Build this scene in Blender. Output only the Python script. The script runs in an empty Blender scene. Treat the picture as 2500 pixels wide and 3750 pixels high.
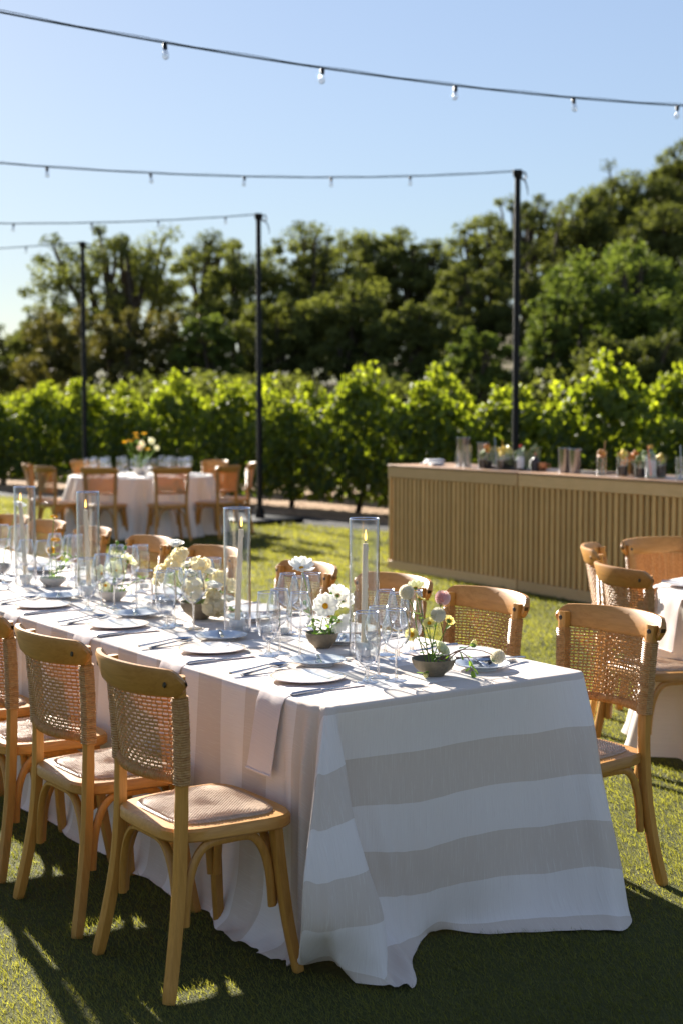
import bpy, math, random
import numpy as np
from mathutils import Vector, Matrix

random.seed(7)
RNG = np.random.default_rng(11)
S = bpy.context.scene
COL = S.collection
R = math.radians

# ------------------------------------------------------------------ camera
cd = bpy.data.cameras.new("camera")
cd.sensor_fit = 'VERTICAL'
cd.sensor_height = 36.0
cd.lens = 51.0
cd.clip_start = 0.05
cd.clip_end = 900.0
cd.dof.use_dof = True
cd.dof.focus_distance = 4.45
cd.dof.aperture_fstop = 3.2
cam = bpy.data.objects.new("camera", cd)
COL.objects.link(cam)
EYE = 1.62
cam.location = (0, 0, EYE)
cam.rotation_euler = (R(90 - 4.05), 0, 0)
S.camera = cam

# ------------------------------------------------------------------ light
SUN_AZ, SUN_EL = 27.0, 21.0          # degrees left of the view axis / above the horizon
w = bpy.data.worlds.new("World")
S.world = w
w.use_nodes = True
nt = w.node_tree
sky = nt.nodes.new("ShaderNodeTexSky")
sky.sky_type = 'NISHITA'
sky.sun_disc = False
sky.sun_elevation = R(SUN_EL)
sky.sun_rotation = R(-SUN_AZ)
sky.air_density = 1.0
sky.dust_density = 0.18
sky.ozone_density = 3.2
bg = nt.nodes["Background"]
# the photograph holds detail in both the bright sky and the shade: a gentle gamma evens the sky's range
bw = nt.nodes.new("ShaderNodeRGBToBW")
pw = nt.nodes.new("ShaderNodeMath")
pw.operation = 'POWER'
pw.inputs[1].default_value = -0.40
vm = nt.nodes.new("ShaderNodeVectorMath")
vm.operation = 'SCALE'
nt.links.new(sky.outputs[0], bw.inputs[0])
nt.links.new(bw.outputs[0], pw.inputs[0])
nt.links.new(sky.outputs[0], vm.inputs[0])
nt.links.new(pw.outputs[0], vm.inputs['Scale'])
hs = nt.nodes.new("ShaderNodeHueSaturation")
hs.inputs['Saturation'].default_value = 0.80
hs.inputs['Hue'].default_value = 0.505
nt.links.new(vm.outputs[0], hs.inputs['Color'])
nt.links.new(hs.outputs[0], bg.inputs[0])
bg.inputs[1].default_value = 0.060
ld = bpy.data.lights.new("sun", 'SUN')
ld.energy = 5.0
ld.angle = R(0.53)
ld.color = (1.0, 0.93, 0.82)
sun = bpy.data.objects.new("sun", ld)
COL.objects.link(sun)
sun.rotation_euler = Vector((-math.sin(R(SUN_AZ)) * math.cos(R(SUN_EL)), math.cos(R(SUN_AZ)) * math.cos(R(SUN_EL)),
                             math.sin(R(SUN_EL)))).to_track_quat('Z', 'Y').to_euler()
S.view_settings.view_transform = 'Standard'
S.view_settings.look = 'None'
S.view_settings.gamma = 1.0
S.view_settings.use_curve_mapping = False
S.view_settings.exposure = 1.95
S.render.engine = 'CYCLES'
cy = S.cycles
cy.use_denoising = True
cy.max_bounces = 10
cy.diffuse_bounces = 4
cy.glossy_bounces = 4
cy.transmission_bounces = 10
cy.transparent_max_bounces = 40
cy.caustics_reflective = False
cy.caustics_refractive = False
cy.sample_clamp_indirect = 4.0


# ------------------------------------------------------------------ materials
class MT:
    """small node-tree builder"""
    def __init__(s, name):
        s.m = bpy.data.materials.new(name)
        s.m.use_nodes = True
        s.t = s.m.node_tree
        s.b = s.t.nodes["Principled BSDF"]
        s.out = s.t.nodes["Material Output"]

    def n(s, typ, **kw):
        d = s.t.nodes.new(typ)
        for k, v in kw.items():
            if k.startswith('i_'):
                key = k[2:]
                d.inputs[int(key) if key.isdigit() else key].default_value = v
            else:
                setattr(d, k, v)
        return d

    def l(s, a, b):
        s.t.links.new(a, b)
        return s

    def coord(s, kind='Object', scale=(1, 1, 1)):
        c = s.n("ShaderNodeTexCoord")
        mp = s.n("ShaderNodeMapping")
        mp.inputs['Scale'].default_value = scale
        s.l(c.outputs[kind], mp.inputs[0])
        return mp.outputs[0]

    def noise(s, vec, scale, detail=4, rough=.6, dist=0.0):
        d = s.n("ShaderNodeTexNoise")
        d.inputs['Scale'].default_value = scale
        d.inputs['Detail'].default_value = detail
        d.inputs['Roughness'].default_value = rough
        d.inputs['Distortion'].default_value = dist
        s.l(vec, d.inputs['Vector'])
        return d.outputs[0]

    def ramp(s, fac, stops):
        d = s.n("ShaderNodeValToRGB")
        e = d.color_ramp.elements
        while len(e) > 1:
            e.remove(e[0])
        for i, (p, c) in enumerate(stops):
            x = e[0] if i == 0 else e.new(p)
            x.position = p
            x.color = (*c, 1)
        s.l(fac, d.inputs[0])
        return d.outputs[0]

    def math(s, op, a, b=None, c=None):
        d = s.n("ShaderNodeMath", operation=op)
        for i, v in enumerate((a, b, c)):
            if v is None:
                continue
            if isinstance(v, (int, float)):
                d.inputs[i].default_value = v
            else:
                s.l(v, d.inputs[i])
        return d.outputs[0]

    def mix(s, fac, a, b, blend='MIX'):
        d = s.n("ShaderNodeMix", data_type='RGBA', blend_type=blend)
        for i, v in ((0, fac), (6, a), (7, b)):
            if isinstance(v, (int, float)):
                d.inputs[i].default_value = v
            elif isinstance(v, tuple):
                d.inputs[i].default_value = (*v, 1)
            else:
                s.l(v, d.inputs[i])
        return d.outputs[2]

    def bump(s, h, strength=.3, dist=.002):
        d = s.n("ShaderNodeBump")
        d.inputs['Strength'].default_value = strength
        d.inputs['Distance'].default_value = dist
        s.l(h, d.inputs['Height'])
        s.l(d.outputs[0], s.b.inputs['Normal'])
        return d.outputs[0]

    def base(s, c, rough=.6, spec=.5, metal=0.0):
        if isinstance(c, tuple):
            s.b.inputs['Base Color'].default_value = (*c, 1)
        else:
            s.l(c, s.b.inputs['Base Color'])
        s.b.inputs['Roughness'].default_value = rough
        s.b.inputs['Specular IOR Level'].default_value = spec
        s.b.inputs['Metallic'].default_value = metal
        return s

    def translucent(s, col, fac):
        """leaf / petal / cloth: part of the light comes through"""
        tr = s.n("ShaderNodeBsdfTranslucent")
        if isinstance(col, tuple):
            tr.inputs[0].default_value = (*col, 1)
        else:
            s.l(col, tr.inputs[0])
        mx = s.n("ShaderNodeMixShader")
        mx.inputs[0].default_value = fac
        s.l(s.b.outputs[0], mx.inputs[1])
        s.l(tr.outputs[0], mx.inputs[2])
        s.l(mx.outputs[0], s.out.inputs[0])
        return s


def plain(name, c, rough=.6, spec=.5, metal=0.0, var=.12, scale=40.0, bump=0.0):
    m = MT(name)
    v = m.coord()
    f = m.noise(v, scale)
    lo = tuple(x * (1 - var) for x in c)
    hi = tuple(min(1, x * (1 + var)) for x in c)
    m.base(m.ramp(f, [(.3, lo), (.7, hi)]), rough, spec, metal)
    if bump:
        m.bump(f, bump)
    return m.m


def wood(name, dark, light, axis_scale=(6, 60, 60), rough=.42, spec=.45):
    m = MT(name)
    info = m.n("ShaderNodeObjectInfo")
    add = m.n("ShaderNodeVectorMath", operation='ADD')
    v = m.coord('Object', axis_scale)
    m.l(v, add.inputs[0])
    m.l(m.mix(1.0, info.outputs['Random'], (9.7, 5.1, 7.3), 'MULTIPLY'), add.inputs[1])
    f = m.noise(add.outputs[0], 1.6, 6, .62, .8)
    big = m.noise(m.coord('Object', (3, 3, 3)), 2.0, 2)
    c = m.ramp(f, [(.25, dark), (.48, tuple((a + b) / 2 for a, b in zip(dark, light))), (.75, light)])
    c = m.mix(m.math('MULTIPLY', big, .35), c, tuple(x * .72 for x in dark))
    tone = m.math('ADD', .84, m.math('MULTIPLY', info.outputs['Random'], .26))
    c = m.mix(1.0, c, tone, 'MULTIPLY')
    m.base(c, rough, spec)
    m.bump(f, .12, .001)
    return m.m


M = {}
# chair wood: honey-coloured oiled timber, grain along z for legs, along y for rails
M['leg_wood'] = wood("leg_wood", (.41, .180, .028), (.62, .305, .068), (70, 70, 5))
M['rail_wood'] = wood("rail_wood", (.39, .165, .028), (.60, .29, .07), (60, 4, 45))
M['seat_wood'] = wood("seat_wood", (.43, .185, .032), (.65, .325, .08), (5, 50, 60))


def rattan():
    m = MT("rattan")
    f = m.noise(m.coord('Object', (90, 90, 90)), 1.0, 3)
    g = m.noise(m.coord('Object', (9, 9, 9)), 1.0, 2)
    c = m.ramp(f, [(.3, (.38, .185, .050)), (.55, (.58, .345, .120)), (.8, (.72, .49, .225))])
    c = m.mix(m.math('MULTIPLY', g, .4), c, (.44, .225, .065))
    m.base(c, .42, .5)
    m.translucent((.78, .34, .07), .25)
    return m.m


M['rattan'] = rattan()


def cane_seat():
    m = MT("cane_seat")
    v = m.coord('Object', (1, 1, 1))
    wv = m.n("ShaderNodeTexBrick")
    mp = m.n("ShaderNodeMapping")
    mp.inputs['Rotation'].default_value = (0, 0, R(45))
    m.l(v, mp.inputs[0])
    m.l(mp.outputs[0], wv.inputs['Vector'])
    wv.inputs['Scale'].default_value = 62
    wv.inputs['Mortar Size'].default_value = .035
    wv.inputs['Mortar Smooth'].default_value = .6
    wv.inputs['Brick Width'].default_value = .62
    wv.inputs['Row Height'].default_value = .33
    wv.inputs['Color1'].default_value = (.46, .32, .215, 1)
    wv.inputs['Color2'].default_value = (.60, .44, .31, 1)
    wv.inputs['Mortar'].default_value = (.22, .13, .075, 1)
    f = m.noise(v, 26, 3)
    c = m.mix(m.math('MULTIPLY', f, .25), wv.outputs[0], (.66, .50, .37))
    m.base(c, .36, .5)
    inv = m.math('SUBTRACT', 1.0, wv.outputs['Fac'])
    m.bump(m.math('ADD', inv, m.math('MULTIPLY', f, .4)), .35, .001)
    return m.m


M['cane'] = cane_seat()
M['screw'] = plain("screw", (.05, .045, .04), .35, .5, .8)
M['black_metal'] = plain("black_metal", (.005, .005, .006), .5, .25, 0, .2)
M['cable'] = plain("cable", (.012, .026, .026), .85, .1)
M['steel'] = plain("steel", (.40, .42, .46), .18, .5, 1.0, .05, 20)
M['steel_dark'] = plain("steel_dark", (.30, .32, .37), .26, .5, 1.0, .05, 20)


def linen(name, a, b, striped=True):
    m = MT(name)
    at = m.n("ShaderNodeAttribute", attribute_name="cloth_s")
    bt = m.n("ShaderNodeAttribute", attribute_name="cloth_t")
    s_, t_ = at.outputs['Fac'], bt.outputs['Fac']
    cmb = m.n("ShaderNodeCombineXYZ")
    m.l(m.math('MULTIPLY', s_, 9.0), cmb.inputs[0])
    m.l(m.math('MULTIPLY', t_, 330.0), cmb.inputs[1])
    slub = m.noise(cmb.outputs[0], 1.0, 3, .7)
    cmb2 = m.n("ShaderNodeCombineXYZ")
    m.l(m.math('MULTIPLY', s_, 700.0), cmb2.inputs[0])
    m.l(m.math('MULTIPLY', t_, 60.0), cmb2.inputs[1])
    weft = m.noise(cmb2.outputs[0], 1.0, 2)
    if striped:
        ph = m.math('MODULO', m.math('ADD', s_, 3.165), .30)
        st = m.math('GREATER_THAN', ph, .15)
        c = m.mix(st, a, b)
    else:
        c = m.mix(0.0, a, b)
    fl = m.math('MULTIPLY', m.math('GREATER_THAN', slub, .60), .22)
    c = m.mix(fl, c, tuple(min(1, x * 1.25) for x in a))
    dk = m.math('MULTIPLY', m.math('GREATER_THAN', .42, slub), .10)
    c = m.mix(dk, c, tuple(x * .7 for x in b))
    m.base(c, .85, .15)
    m.bump(m.math('ADD', slub, m.math('MULTIPLY', weft, .6)), .22, .0012)
    m.b.inputs['Sheen Weight'].default_value = .15
    m.translucent(c, .14)
    return m.m


M['stripe'] = linen("striped_linen", (.88, .79, .73), (.725, .61, .52))
M['linen'] = linen("white_linen", (.78, .725, .67), (.6, .55, .5), False)
M['napkin'] = linen("blush_linen", (.80, .69, .65), (.6, .5, .46), False)


def thin_glass(name, tint=(.97, .98, .985), f0=.05, body=0.0):
    """thin-walled glass: light passes straight through, the rest is mirrored by the Fresnel law"""
    m = MT(name)
    tr = m.n("ShaderNodeBsdfTransparent")
    gl = m.n("ShaderNodeBsdfGlossy")
    gl.inputs['Roughness'].default_value = .08
    gl.inputs['Color'].default_value = (.95, .96, 1, 1)
    lw = m.n("ShaderNodeLayerWeight")
    lw.inputs['Blend'].default_value = .5
    fr = m.math('MINIMUM', m.math('ADD', .042 + body, m.math('MULTIPLY', m.math('POWER', lw.outputs['Facing'], 2.6), 1.0)), 1.0)
    # a longer way through the glass at its outline absorbs more
    m.l(m.mix(m.math('POWER', lw.outputs['Facing'], 3.4), tint, (.28, .30, .34)), tr.inputs[0])
    mx = m.n("ShaderNodeMixShader")
    m.l(fr, mx.inputs[0])
    m.l(tr.outputs[0], mx.inputs[1])
    m.l(gl.outputs[0], mx.inputs[2])
    m.l(mx.outputs[0], m.out.inputs[0])
    return m.m


def solid_glass(name, col=(1, 1, 1), ior=1.5):
    m = MT(name)
    g = m.n("ShaderNodeBsdfGlass")
    g.inputs['Color'].default_value = (*col, 1)
    g.inputs['Roughness'].default_value = .0
    g.inputs['IOR'].default_value = ior
    tr = m.n("ShaderNodeBsdfTransparent")
    mx = m.n("ShaderNodeMixShader")
    mx.inputs[0].default_value = .45
    m.l(g.outputs[0], mx.inputs[1])
    m.l(tr.outputs[0], mx.inputs[2])
    m.l(mx.outputs[0], m.out.inputs[0])
    return m.m


M['glass'] = thin_glass("thin_glass")
M['vase_glass'] = thin_glass("vase_glass", (.955, .965, .97))
M['stem_glass'] = solid_glass("stem_glass")
M['rim_glass'] = thin_glass("rim_glass", (.9, .92, .95), body=.72)
M['foot_glass'] = thin_glass("foot_glass", (.93, .95, .97), body=.10)
M['water'] = thin_glass("water_surface", (.97, .98, 1))
M['bulb_glass'] = thin_glass("bulb_glass", (.98, .98, .98), body=.22)
M['wax'] = plain("wax", (.88, .72, .52), .45, .4, 0, .03)
M['wick'] = plain("wick", (.03, .025, .02), .9)
M['porcelain'] = plain("porcelain", (.78, .78, .78), .15, .5, 0, .02)
M['grey_porcelain'] = plain("grey_porcelain", (.66, .68, .71), .16, .5, 0, .03)
M['holder'] = plain("holder_glaze", (.70, .71, .72), .22, .5, 0, .03)
M['stoneware'] = plain("stoneware", (.19, .155, .105), .55, .4, 0, .18, 90, .25)
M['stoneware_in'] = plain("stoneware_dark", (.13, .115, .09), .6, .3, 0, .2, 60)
M['pale_stoneware'] = plain("pale_stoneware", (.58, .55, .51), .5, .4, 0, .06, 90, .1)


def emit(name, c, s):
    m = MT(name)
    e = m.n("ShaderNodeEmission")
    e.inputs[0].default_value = (*c, 1)
    e.inputs[1].default_value = s
    tr = m.n("ShaderNodeBsdfTransparent")
    mx = m.n("ShaderNodeMixShader")
    mx.inputs[0].default_value = .7
    m.l(tr.outputs[0], mx.inputs[1])
    m.l(e.outputs[0], mx.inputs[2])
    m.l(mx.outputs[0], m.out.inputs[0])
    return m.m


M['flame'] = emit("flame", (1.0, .47, .10), 2.0)
M['filament'] = emit("filament", (1.0, .8, .5), 1.2)


def leafy(name, lo, hi, trans, fac=.45, rough=.5, spec=.35, scale=1.2):
    m = MT(name)
    at = m.n("ShaderNodeAttribute", attribute_name="tint")
    c = m.ramp(at.outputs['Fac'], [(0, lo), (1, hi)])
    m.base(c, rough, spec)
    tc = m.mix(1.0, c, trans, 'MULTIPLY')
    m.translucent(tc, fac)
    return m.m


M['oak_leaf'] = leafy("oak_leaf", (.050, .060, .020), (.170, .185, .058), (1.9, 1.9, .8), .32, .75, .1)
M['pale_leaf'] = leafy("pale_leaf", (.055, .078, .020), (.165, .195, .050), (1.7, 1.8, .8), .32, .75, .1)
M['olive_leaf'] = leafy("olive_leaf", (.066, .070, .022), (.160, .150, .046), (1.7, 1.5, .7), .32, .6, .2)
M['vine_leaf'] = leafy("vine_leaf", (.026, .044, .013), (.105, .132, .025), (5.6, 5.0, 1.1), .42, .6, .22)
M['grass'] = leafy("grass_blade", (.040, .046, .019), (.150, .148, .056), (3.9, 3.75, 1.0), .46, .6, .15)
M['bark'] = plain("bark", (.075, .058, .042), .9, .2, 0, .4, 6, .6)
M['vine_bark'] = plain("vine_bark", (.035, .026, .018), .95, .2, 0, .4, 30, .5)
M['stalk'] = leafy("stalk", (.16, .24, .05), (.20, .30, .06), (2, 2, 1), .25)
M['stalk_red'] = leafy("stalk_red", (.22, .10, .05), (.24, .12, .05), (2, 1.5, 1), .2)
M['green_leaf'] = leafy("green_leaf", (.08, .15, .03), (.16, .26, .05), (2.4, 2.4, 1.2), .4)
M['white_petal'] = leafy("white_petal", (.80, .80, .78), (.88, .88, .86), (1, 1, .97), .42, .6, .2)
M['pale_petal'] = leafy("pale_petal", (.80, .80, .58), (.86, .85, .66), (1, 1, .9), .42, .6, .2)
M['cream_petal'] = leafy("cream_petal", (.88, .79, .57), (.92, .87, .70), (1, 1, .92), .5, .6, .2)
M['yellow_petal'] = leafy("yellow_petal", (.80, .42, .02), (.85, .55, .03), (1, 1, .8), .35, .6, .2)
M['lemon_petal'] = leafy("lemon_petal", (.85, .76, .30), (.88, .80, .38), (1, 1, .9), .4, .6, .2)
M['pink_petal'] = leafy("pink_petal", (.72, .42, .44), (.86, .66, .62), (1, 1, .9), .35, .6, .2)
M['ivory_petal'] = leafy("ivory_petal", (.72, .68, .55), (.86, .80, .70), (1, 1, .9), .35, .6, .2)
M['pollen'] = plain("pollen", (.70, .33, .01), .8, .2, 0, .25, 300, .5)
M['orange'] = plain("orange_fruit", (.70, .25, .04), .5, .4, 0, .15)
M['lemon'] = plain("lemon_fruit", (.80, .58, .10), .5, .4, 0, .1)
M['herb'] = plain("herb", (.16, .22, .07), .7, .3, 0, .4, 90)
M['dark_fill'] = plain("dark_fruit", (.05, .03, .025), .4, .5, 0, .4, 90)
M['paper'] = plain("paper_label", (.72, .72, .72), .8, .2, 0, .05)
M['red'] = plain("red_plastic", (.62, .06, .03), .4, .5)
M['amber'] = plain("amber_cap", (.65, .38, .05), .4, .5)
M['copper'] = plain("copper", (.45, .22, .13), .3, .5, 1.0)
M['bar_wood'] = wood("bar_wood", (.64, .38, .155), (.82, .53, .26), (3, 3, 60), .6, .3)
M['slat_wood'] = wood("slat_wood", (.64, .36, .12), (.88, .56, .235), (50, 50, 3), .6, .3)
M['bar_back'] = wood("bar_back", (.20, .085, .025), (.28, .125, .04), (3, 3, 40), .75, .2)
M['bar_top'] = wood("bar_top", (.36, .20, .10), (.50, .30, .17), (4, 40, 40), .30, .5)


# ------------------------------------------------------------------ mesh helpers
class MB:
    def __init__(s):
        s.v = []
        s.f = []

    def add(s, V, F):
        o = len(s.v)
        s.v.extend(tuple(p) for p in V)
        s.f.extend(tuple(i + o for i in f) for f in F)
        return s

    def box(s, c, d, rz=0.0, m=None, taper=1.0):
        V = []
        for z in (-.5, .5):
            k = taper if z > 0 else 1
            for x, y in ((-.5, -.5), (.5, -.5), (.5, .5), (-.5, .5)):
                p = Vector((x * d[0] * k, y * d[1] * k, z * d[2]))
                if m is not None:
                    p = m @ p
                if rz:
                    p = Matrix.Rotation(rz, 3, 'Z') @ p
                V.append(p + Vector(c))
        return s.add(V, [(3, 2, 1, 0), (4, 5, 6, 7), (0, 1, 5, 4), (1, 2, 6, 5), (2, 3, 7, 6), (3, 0, 4, 7)])

    def rbox(s, c, d, b, rz=0.0):
        """box with bevelled edges"""
        x, y, z = (q / 2 for q in d)
        rings = [(-z, x - b, y - b), (-z + b, x, y), (z - b, x, y), (z, x - b, y - b)]
        V, F = [], []
        for zz, a, e in rings:
            k = b * .7
            for px, py in ((-a + k, -e), (a - k, -e), (a, -e + k), (a, e - k), (a - k, e), (-a + k, e), (-a, e - k), (-a, -e + k)):
                p = Vector((px, py, zz))
                if rz:
                    p = Matrix.Rotation(rz, 3, 'Z') @ p
                V.append(p + Vector(c))
        for k in range(3):
            for i in range(8):
                j = (i + 1) % 8
                F.append((k * 8 + i, k * 8 + j, k * 8 + 8 + j, k * 8 + 8 + i))
        F.append(tuple(range(7, -1, -1)))
        F.append(tuple(range(24, 32)))
        return s.add(V, F)

    def tube(s, pts, r, n=8, flat=None, up=None, caps=True, sq=False):
        """r: radius or list; flat=(a,b) multiplies the two cross axes; up fixes the first cross axis"""
        P = [Vector(p) for p in pts]
        k = len(P)
        rr = [r] * k if isinstance(r, (int, float)) else list(r)
        fa, fb = flat or (1, 1)
        V, F = [], []
        nx = None
        for i in range(k):
            t = (P[min(i + 1, k - 1)] - P[max(i - 1, 0)]).normalized()
            if up is not None:
                nx = Vector(up)
                nx = (nx - t * nx.dot(t)).normalized()
            elif nx is None:
                a = Vector((0, 0, 1)) if abs(t.z) < .9 else Vector((1, 0, 0))
                nx = t.cross(a).normalized()
            else:
                nx = (nx - t * nx.dot(t))
                nx = nx.normalized() if nx.length > 1e-6 else t.orthogonal().normalized()
            ny = t.cross(nx)
            for j in range(n):
                a = 2 * math.pi * (j + .5) / n
                ca, sa = math.cos(a), math.sin(a)
                if sq:
                    m_ = max(abs(ca), abs(sa)) ** .75
                    ca, sa = ca / m_, sa / m_
                V.append(P[i] + nx * (ca * rr[i] * fa) + ny * (sa * rr[i] * fb))
        for i in range(k - 1):
            for j in range(n):
                j2 = (j + 1) % n
                F.append((i * n + j, i * n + j2, (i + 1) * n + j2, (i + 1) * n + j))
        if caps:
            F.append(tuple(range(n - 1, -1, -1)))
            F.append(tuple(range((k - 1) * n, k * n)))
        return s.add(V, F)

    def lathe(s, prof, n=24, c=(0, 0, 0), m=None):
        V, F = [], []
        idx = []
        for r, z in prof:
            if r < 1e-6:
                idx.append([len(V)] * n)
                V.append(Vector((0, 0, z)))
            else:
                idx.append(list(range(len(V), len(V) + n)))
                for j in range(n):
                    a = 2 * math.pi * j / n
                    V.append(Vector((r * math.cos(a), r * math.sin(a), z)))
        for i in range(len(prof) - 1):
            for j in range(n):
                j2 = (j + 1) % n
                q = [idx[i][j], idx[i][j2], idx[i + 1][j2], idx[i + 1][j]]
                q2 = []
                for x in q:
                    if x not in q2:
                        q2.append(x)
                if len(q2) > 2:
                    F.append(tuple(q2))
        if m is not None:
            V = [m @ p for p in V]
        V = [p + Vector(c) for p in V]
        return s.add(V, F)

    def grid(s, rows, close=False):
        ny, nx = len(rows), len(rows[0])
        V = [p for r in rows for p in r]
        F = []
        for j in range(ny - 1):
            for i in range(nx - (0 if close else 1)):
                i2 = (i + 1) % nx
                F.append((j * nx + i, j * nx + i2, (j + 1) * nx + i2, (j + 1) * nx + i))
        return s.add(V, F)

    def mesh(s, name, mat, smooth=True, tint=None):
        me = bpy.data.meshes.new(name)
        me.from_pydata(s.v, [], s.f)
        if mat is not None:
            me.materials.append(mat)
        if smooth:
            me.polygons.foreach_set('use_smooth', [True] * len(me.polygons))
            me.set_sharp_from_angle(angle=R(38))
        if tint is not None:
            a = me.attributes.new('tint', 'FLOAT', 'POINT')
            a.data.foreach_set('value', np.full(len(s.v), tint, 'f') if isinstance(tint, float) else np.asarray(tint, 'f'))
        me.update()
        return me

    def obj(s, name, mat, parent=None, smooth=True, tint=None, loc=None, rot=None):
        return link(name, s.mesh(name, mat, smooth, tint), parent, loc, rot)


def link(name, me, parent=None, loc=None, rot=None):
    o = bpy.data.objects.new(name, me)
    COL.objects.link(o)
    if parent is not None:
        o.parent = parent
    if loc is not None:
        o.location = loc
    if rot is not None:
        o.rotation_euler = rot
    return o


def np_mesh(name, V, F, mat, attrs=None, smooth=False):
    """big mesh from arrays; F is (n,k)"""
    V = np.ascontiguousarray(V, 'f')
    F = np.ascontiguousarray(F, 'i')
    me = bpy.data.meshes.new(name)
    n, k = F.shape
    me.vertices.add(len(V))
    me.vertices.foreach_set('co', V.ravel())
    me.loops.add(n * k)
    me.loops.foreach_set('vertex_index', F.ravel())
    me.polygons.add(n)
    me.polygons.foreach_set('loop_start', np.arange(n, dtype='i') * k)
    if smooth:
        me.polygons.foreach_set('use_smooth', np.ones(n, bool))
    me.materials.append(mat)
    for an, av in (attrs or {}).items():
        a = me.attributes.new(an, 'FLOAT', 'POINT')
        a.data.foreach_set('value', np.ascontiguousarray(av, 'f'))
    me.update(calc_edges=True)
    return me


def tag(o, label=None, cat=None, group=None, kind=None):
    if label:
        o['label'] = label
    if cat:
        o['category'] = cat
    if group:
        o['group'] = group
    if kind:
        o['kind'] = kind
    return o


def thing(name, loc=(0, 0, 0), rz=0.0, label=None, cat=None, group=None):
    o = bpy.data.objects.new(name, None)
    COL.objects.link(o)
    o.empty_display_size = .05
    o.location = loc
    o.rotation_euler = (0, 0, rz)
    return tag(o, label, cat, group)


def kids(o):
    return [c for c in bpy.data.objects if c.parent is o]


KIDS = {}


def dup(root, loc, rz=0.0, label=None, group=None):
    """copy a thing with its parts and their sub-parts"""
    r = root.copy()
    COL.objects.link(r)
    r.location = loc
    r.rotation_euler = (0, 0, rz)
    if label:
        r['label'] = label
    if group:
        r['group'] = group
    if root.name not in KIDS:
        KIDS[root.name] = [(c, kids(c)) for c in kids(root)]
    for c, gs in KIDS[root.name]:
        n = c.copy()
        COL.objects.link(n)
        n.parent = r
        for g in gs:
            d = g.copy()
            COL.objects.link(d)
            d.parent = n
    return r


def cr(pts, sub):
    """Catmull-Rom through points (numpy rows)"""
    P = np.asarray(pts, float)
    n = len(P)
    out = []
    for i in range(n - 1):
        p0, p1, p2, p3 = P[max(i - 1, 0)], P[i], P[i + 1], P[min(i + 2, n - 1)]
        for k in range(sub):
            t = k / sub
            out.append(.5 * ((2 * p1) + (-p0 + p2) * t + (2 * p0 - 5 * p1 + 4 * p2 - p3) * t * t
                             + (-p0 + 3 * p1 - 3 * p2 + p3) * t ** 3))
    out.append(P[-1])
    return np.array(out)


# table frame: origin at the table's front corner, s along the table (away), t across (to the far chairs)
A0 = np.array([-.046, 4.102])
UD = np.array([-math.sin(R(34.5)), math.cos(R(34.5))])
VD = np.array([UD[1], -UD[0]])
RZ = R(90 - 34.5) - R(0)                 # rotation of +X onto VD is 34.5 deg below the y axis
RZ = math.atan2(VD[1], VD[0])
TOP = .766                               # cloth surface on the table
TW, TL = 1.03, 7.0


def T(s, t, z=TOP):
    p = A0 + UD * s + VD * t
    return Vector((p[0], p[1], z))


# ------------------------------------------------------------------ ground, hill, planting strips
def hill_z(x, y):
    fx = np.clip((x + 18) / 46, 0, 1)
    fx = fx * fx * (3 - 2 * fx)
    fy = np.clip((y - 36) / 70, 0, 1)
    fy = fy * fy * (3 - 2 * fy)
    return fx * fy * 11.0


def build_ground():
    xs = np.concatenate([np.linspace(-420, -62, 12), np.linspace(-58, 62, 61), np.linspace(66, 420, 12)])
    ys = np.concatenate([np.linspace(-60, -5, 6), np.linspace(0, 140, 57), np.linspace(150, 700, 12)])
    X, Y = np.meshgrid(xs, ys)
    Z = hill_z(X, Y) - .012
    V = np.stack([X, Y, Z], -1).reshape(-1, 3)
    nx, ny = len(xs), len(ys)
    i = np.arange(nx * ny).reshape(ny, nx)
    F = np.stack([i[:-1, :-1], i[:-1, 1:], i[1:, 1:], i[1:, :-1]], -1).reshape(-1, 4)
    m = MT("dry_ground")
    v = m.coord('Object')
    f = m.noise(v, .5, 6)
    m.base(m.ramp(f, [(.3, (.07, .065, .03)), (.7, (.16, .125, .065))]), .95, .1)
    m.bump(m.noise(v, 6, 5), .5, .05)
    tag(link("ground", np_mesh("ground", V, F, m.m, smooth=True)), kind='structure')


build_ground()
# row frame: o = offset toward the vines, k = along the row of poles
POLE0 = np.array([-1.168, 20.757])
RD = np.array([-.659, .752])             # along the row (to the left and away)
RD = RD / np.linalg.norm(RD)
RN = np.array([RD[1], -RD[0]])


def row(k, o, z=0.0):
    p = POLE0 + RD * k + RN * o
    return Vector((p[0], p[1], z))


def strip(name, o0, o1, k0, k1, z, mat, wob=0.0, sub=80):
    rows = []
    for e in range(2):
        rr = []
        for i in range(sub + 1):
            k = k0 + (k1 - k0) * i / sub
            o = (o0, o1)[e] + wob * (math.sin(k * 2.1 + e) + .6 * math.sin(k * 5.3 + 2 * e))
            rr.append(row(k, o, z))
        rows.append(rr)
    return tag(MB().grid(rows[::-1]).obj(name, mat), kind='structure')


def lawn_mat():
    m = MT("turf")
    v = m.coord('Object')
    f = m.noise(v, 55, 5, .7)
    g = m.noise(v, 1.1, 4)
    st = m.noise(m.coord('Object', (1.0, .22, 1)), 3.0, 3)
    c = m.ramp(f, [(.3, (.026, .030, .010)), (.55, (.075, .080, .024)), (.75, (.14, .135, .042))])
    c = m.mix(m.math('MULTIPLY', g, .45), c, (.165, .150, .048))
    c = m.mix(m.math('MULTIPLY', st, .30), c, (.055, .075, .018))
    m.base(c, .9, .12)
    m.bump(m.math('ADD', f, m.noise(v, 160, 3)), .9, .012)
    return m.m


M['turf'] = lawn_mat()
lv = [row(-40, -45, -.006), row(-40, .25, -.006), row(45, .25, -.006), row(45, -45, -.006)]
tag(MB().add([(p.x, p.y, 0) for p in lv], [(3, 2, 1, 0)]).obj("lawn", M['turf']), kind='structure')


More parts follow.
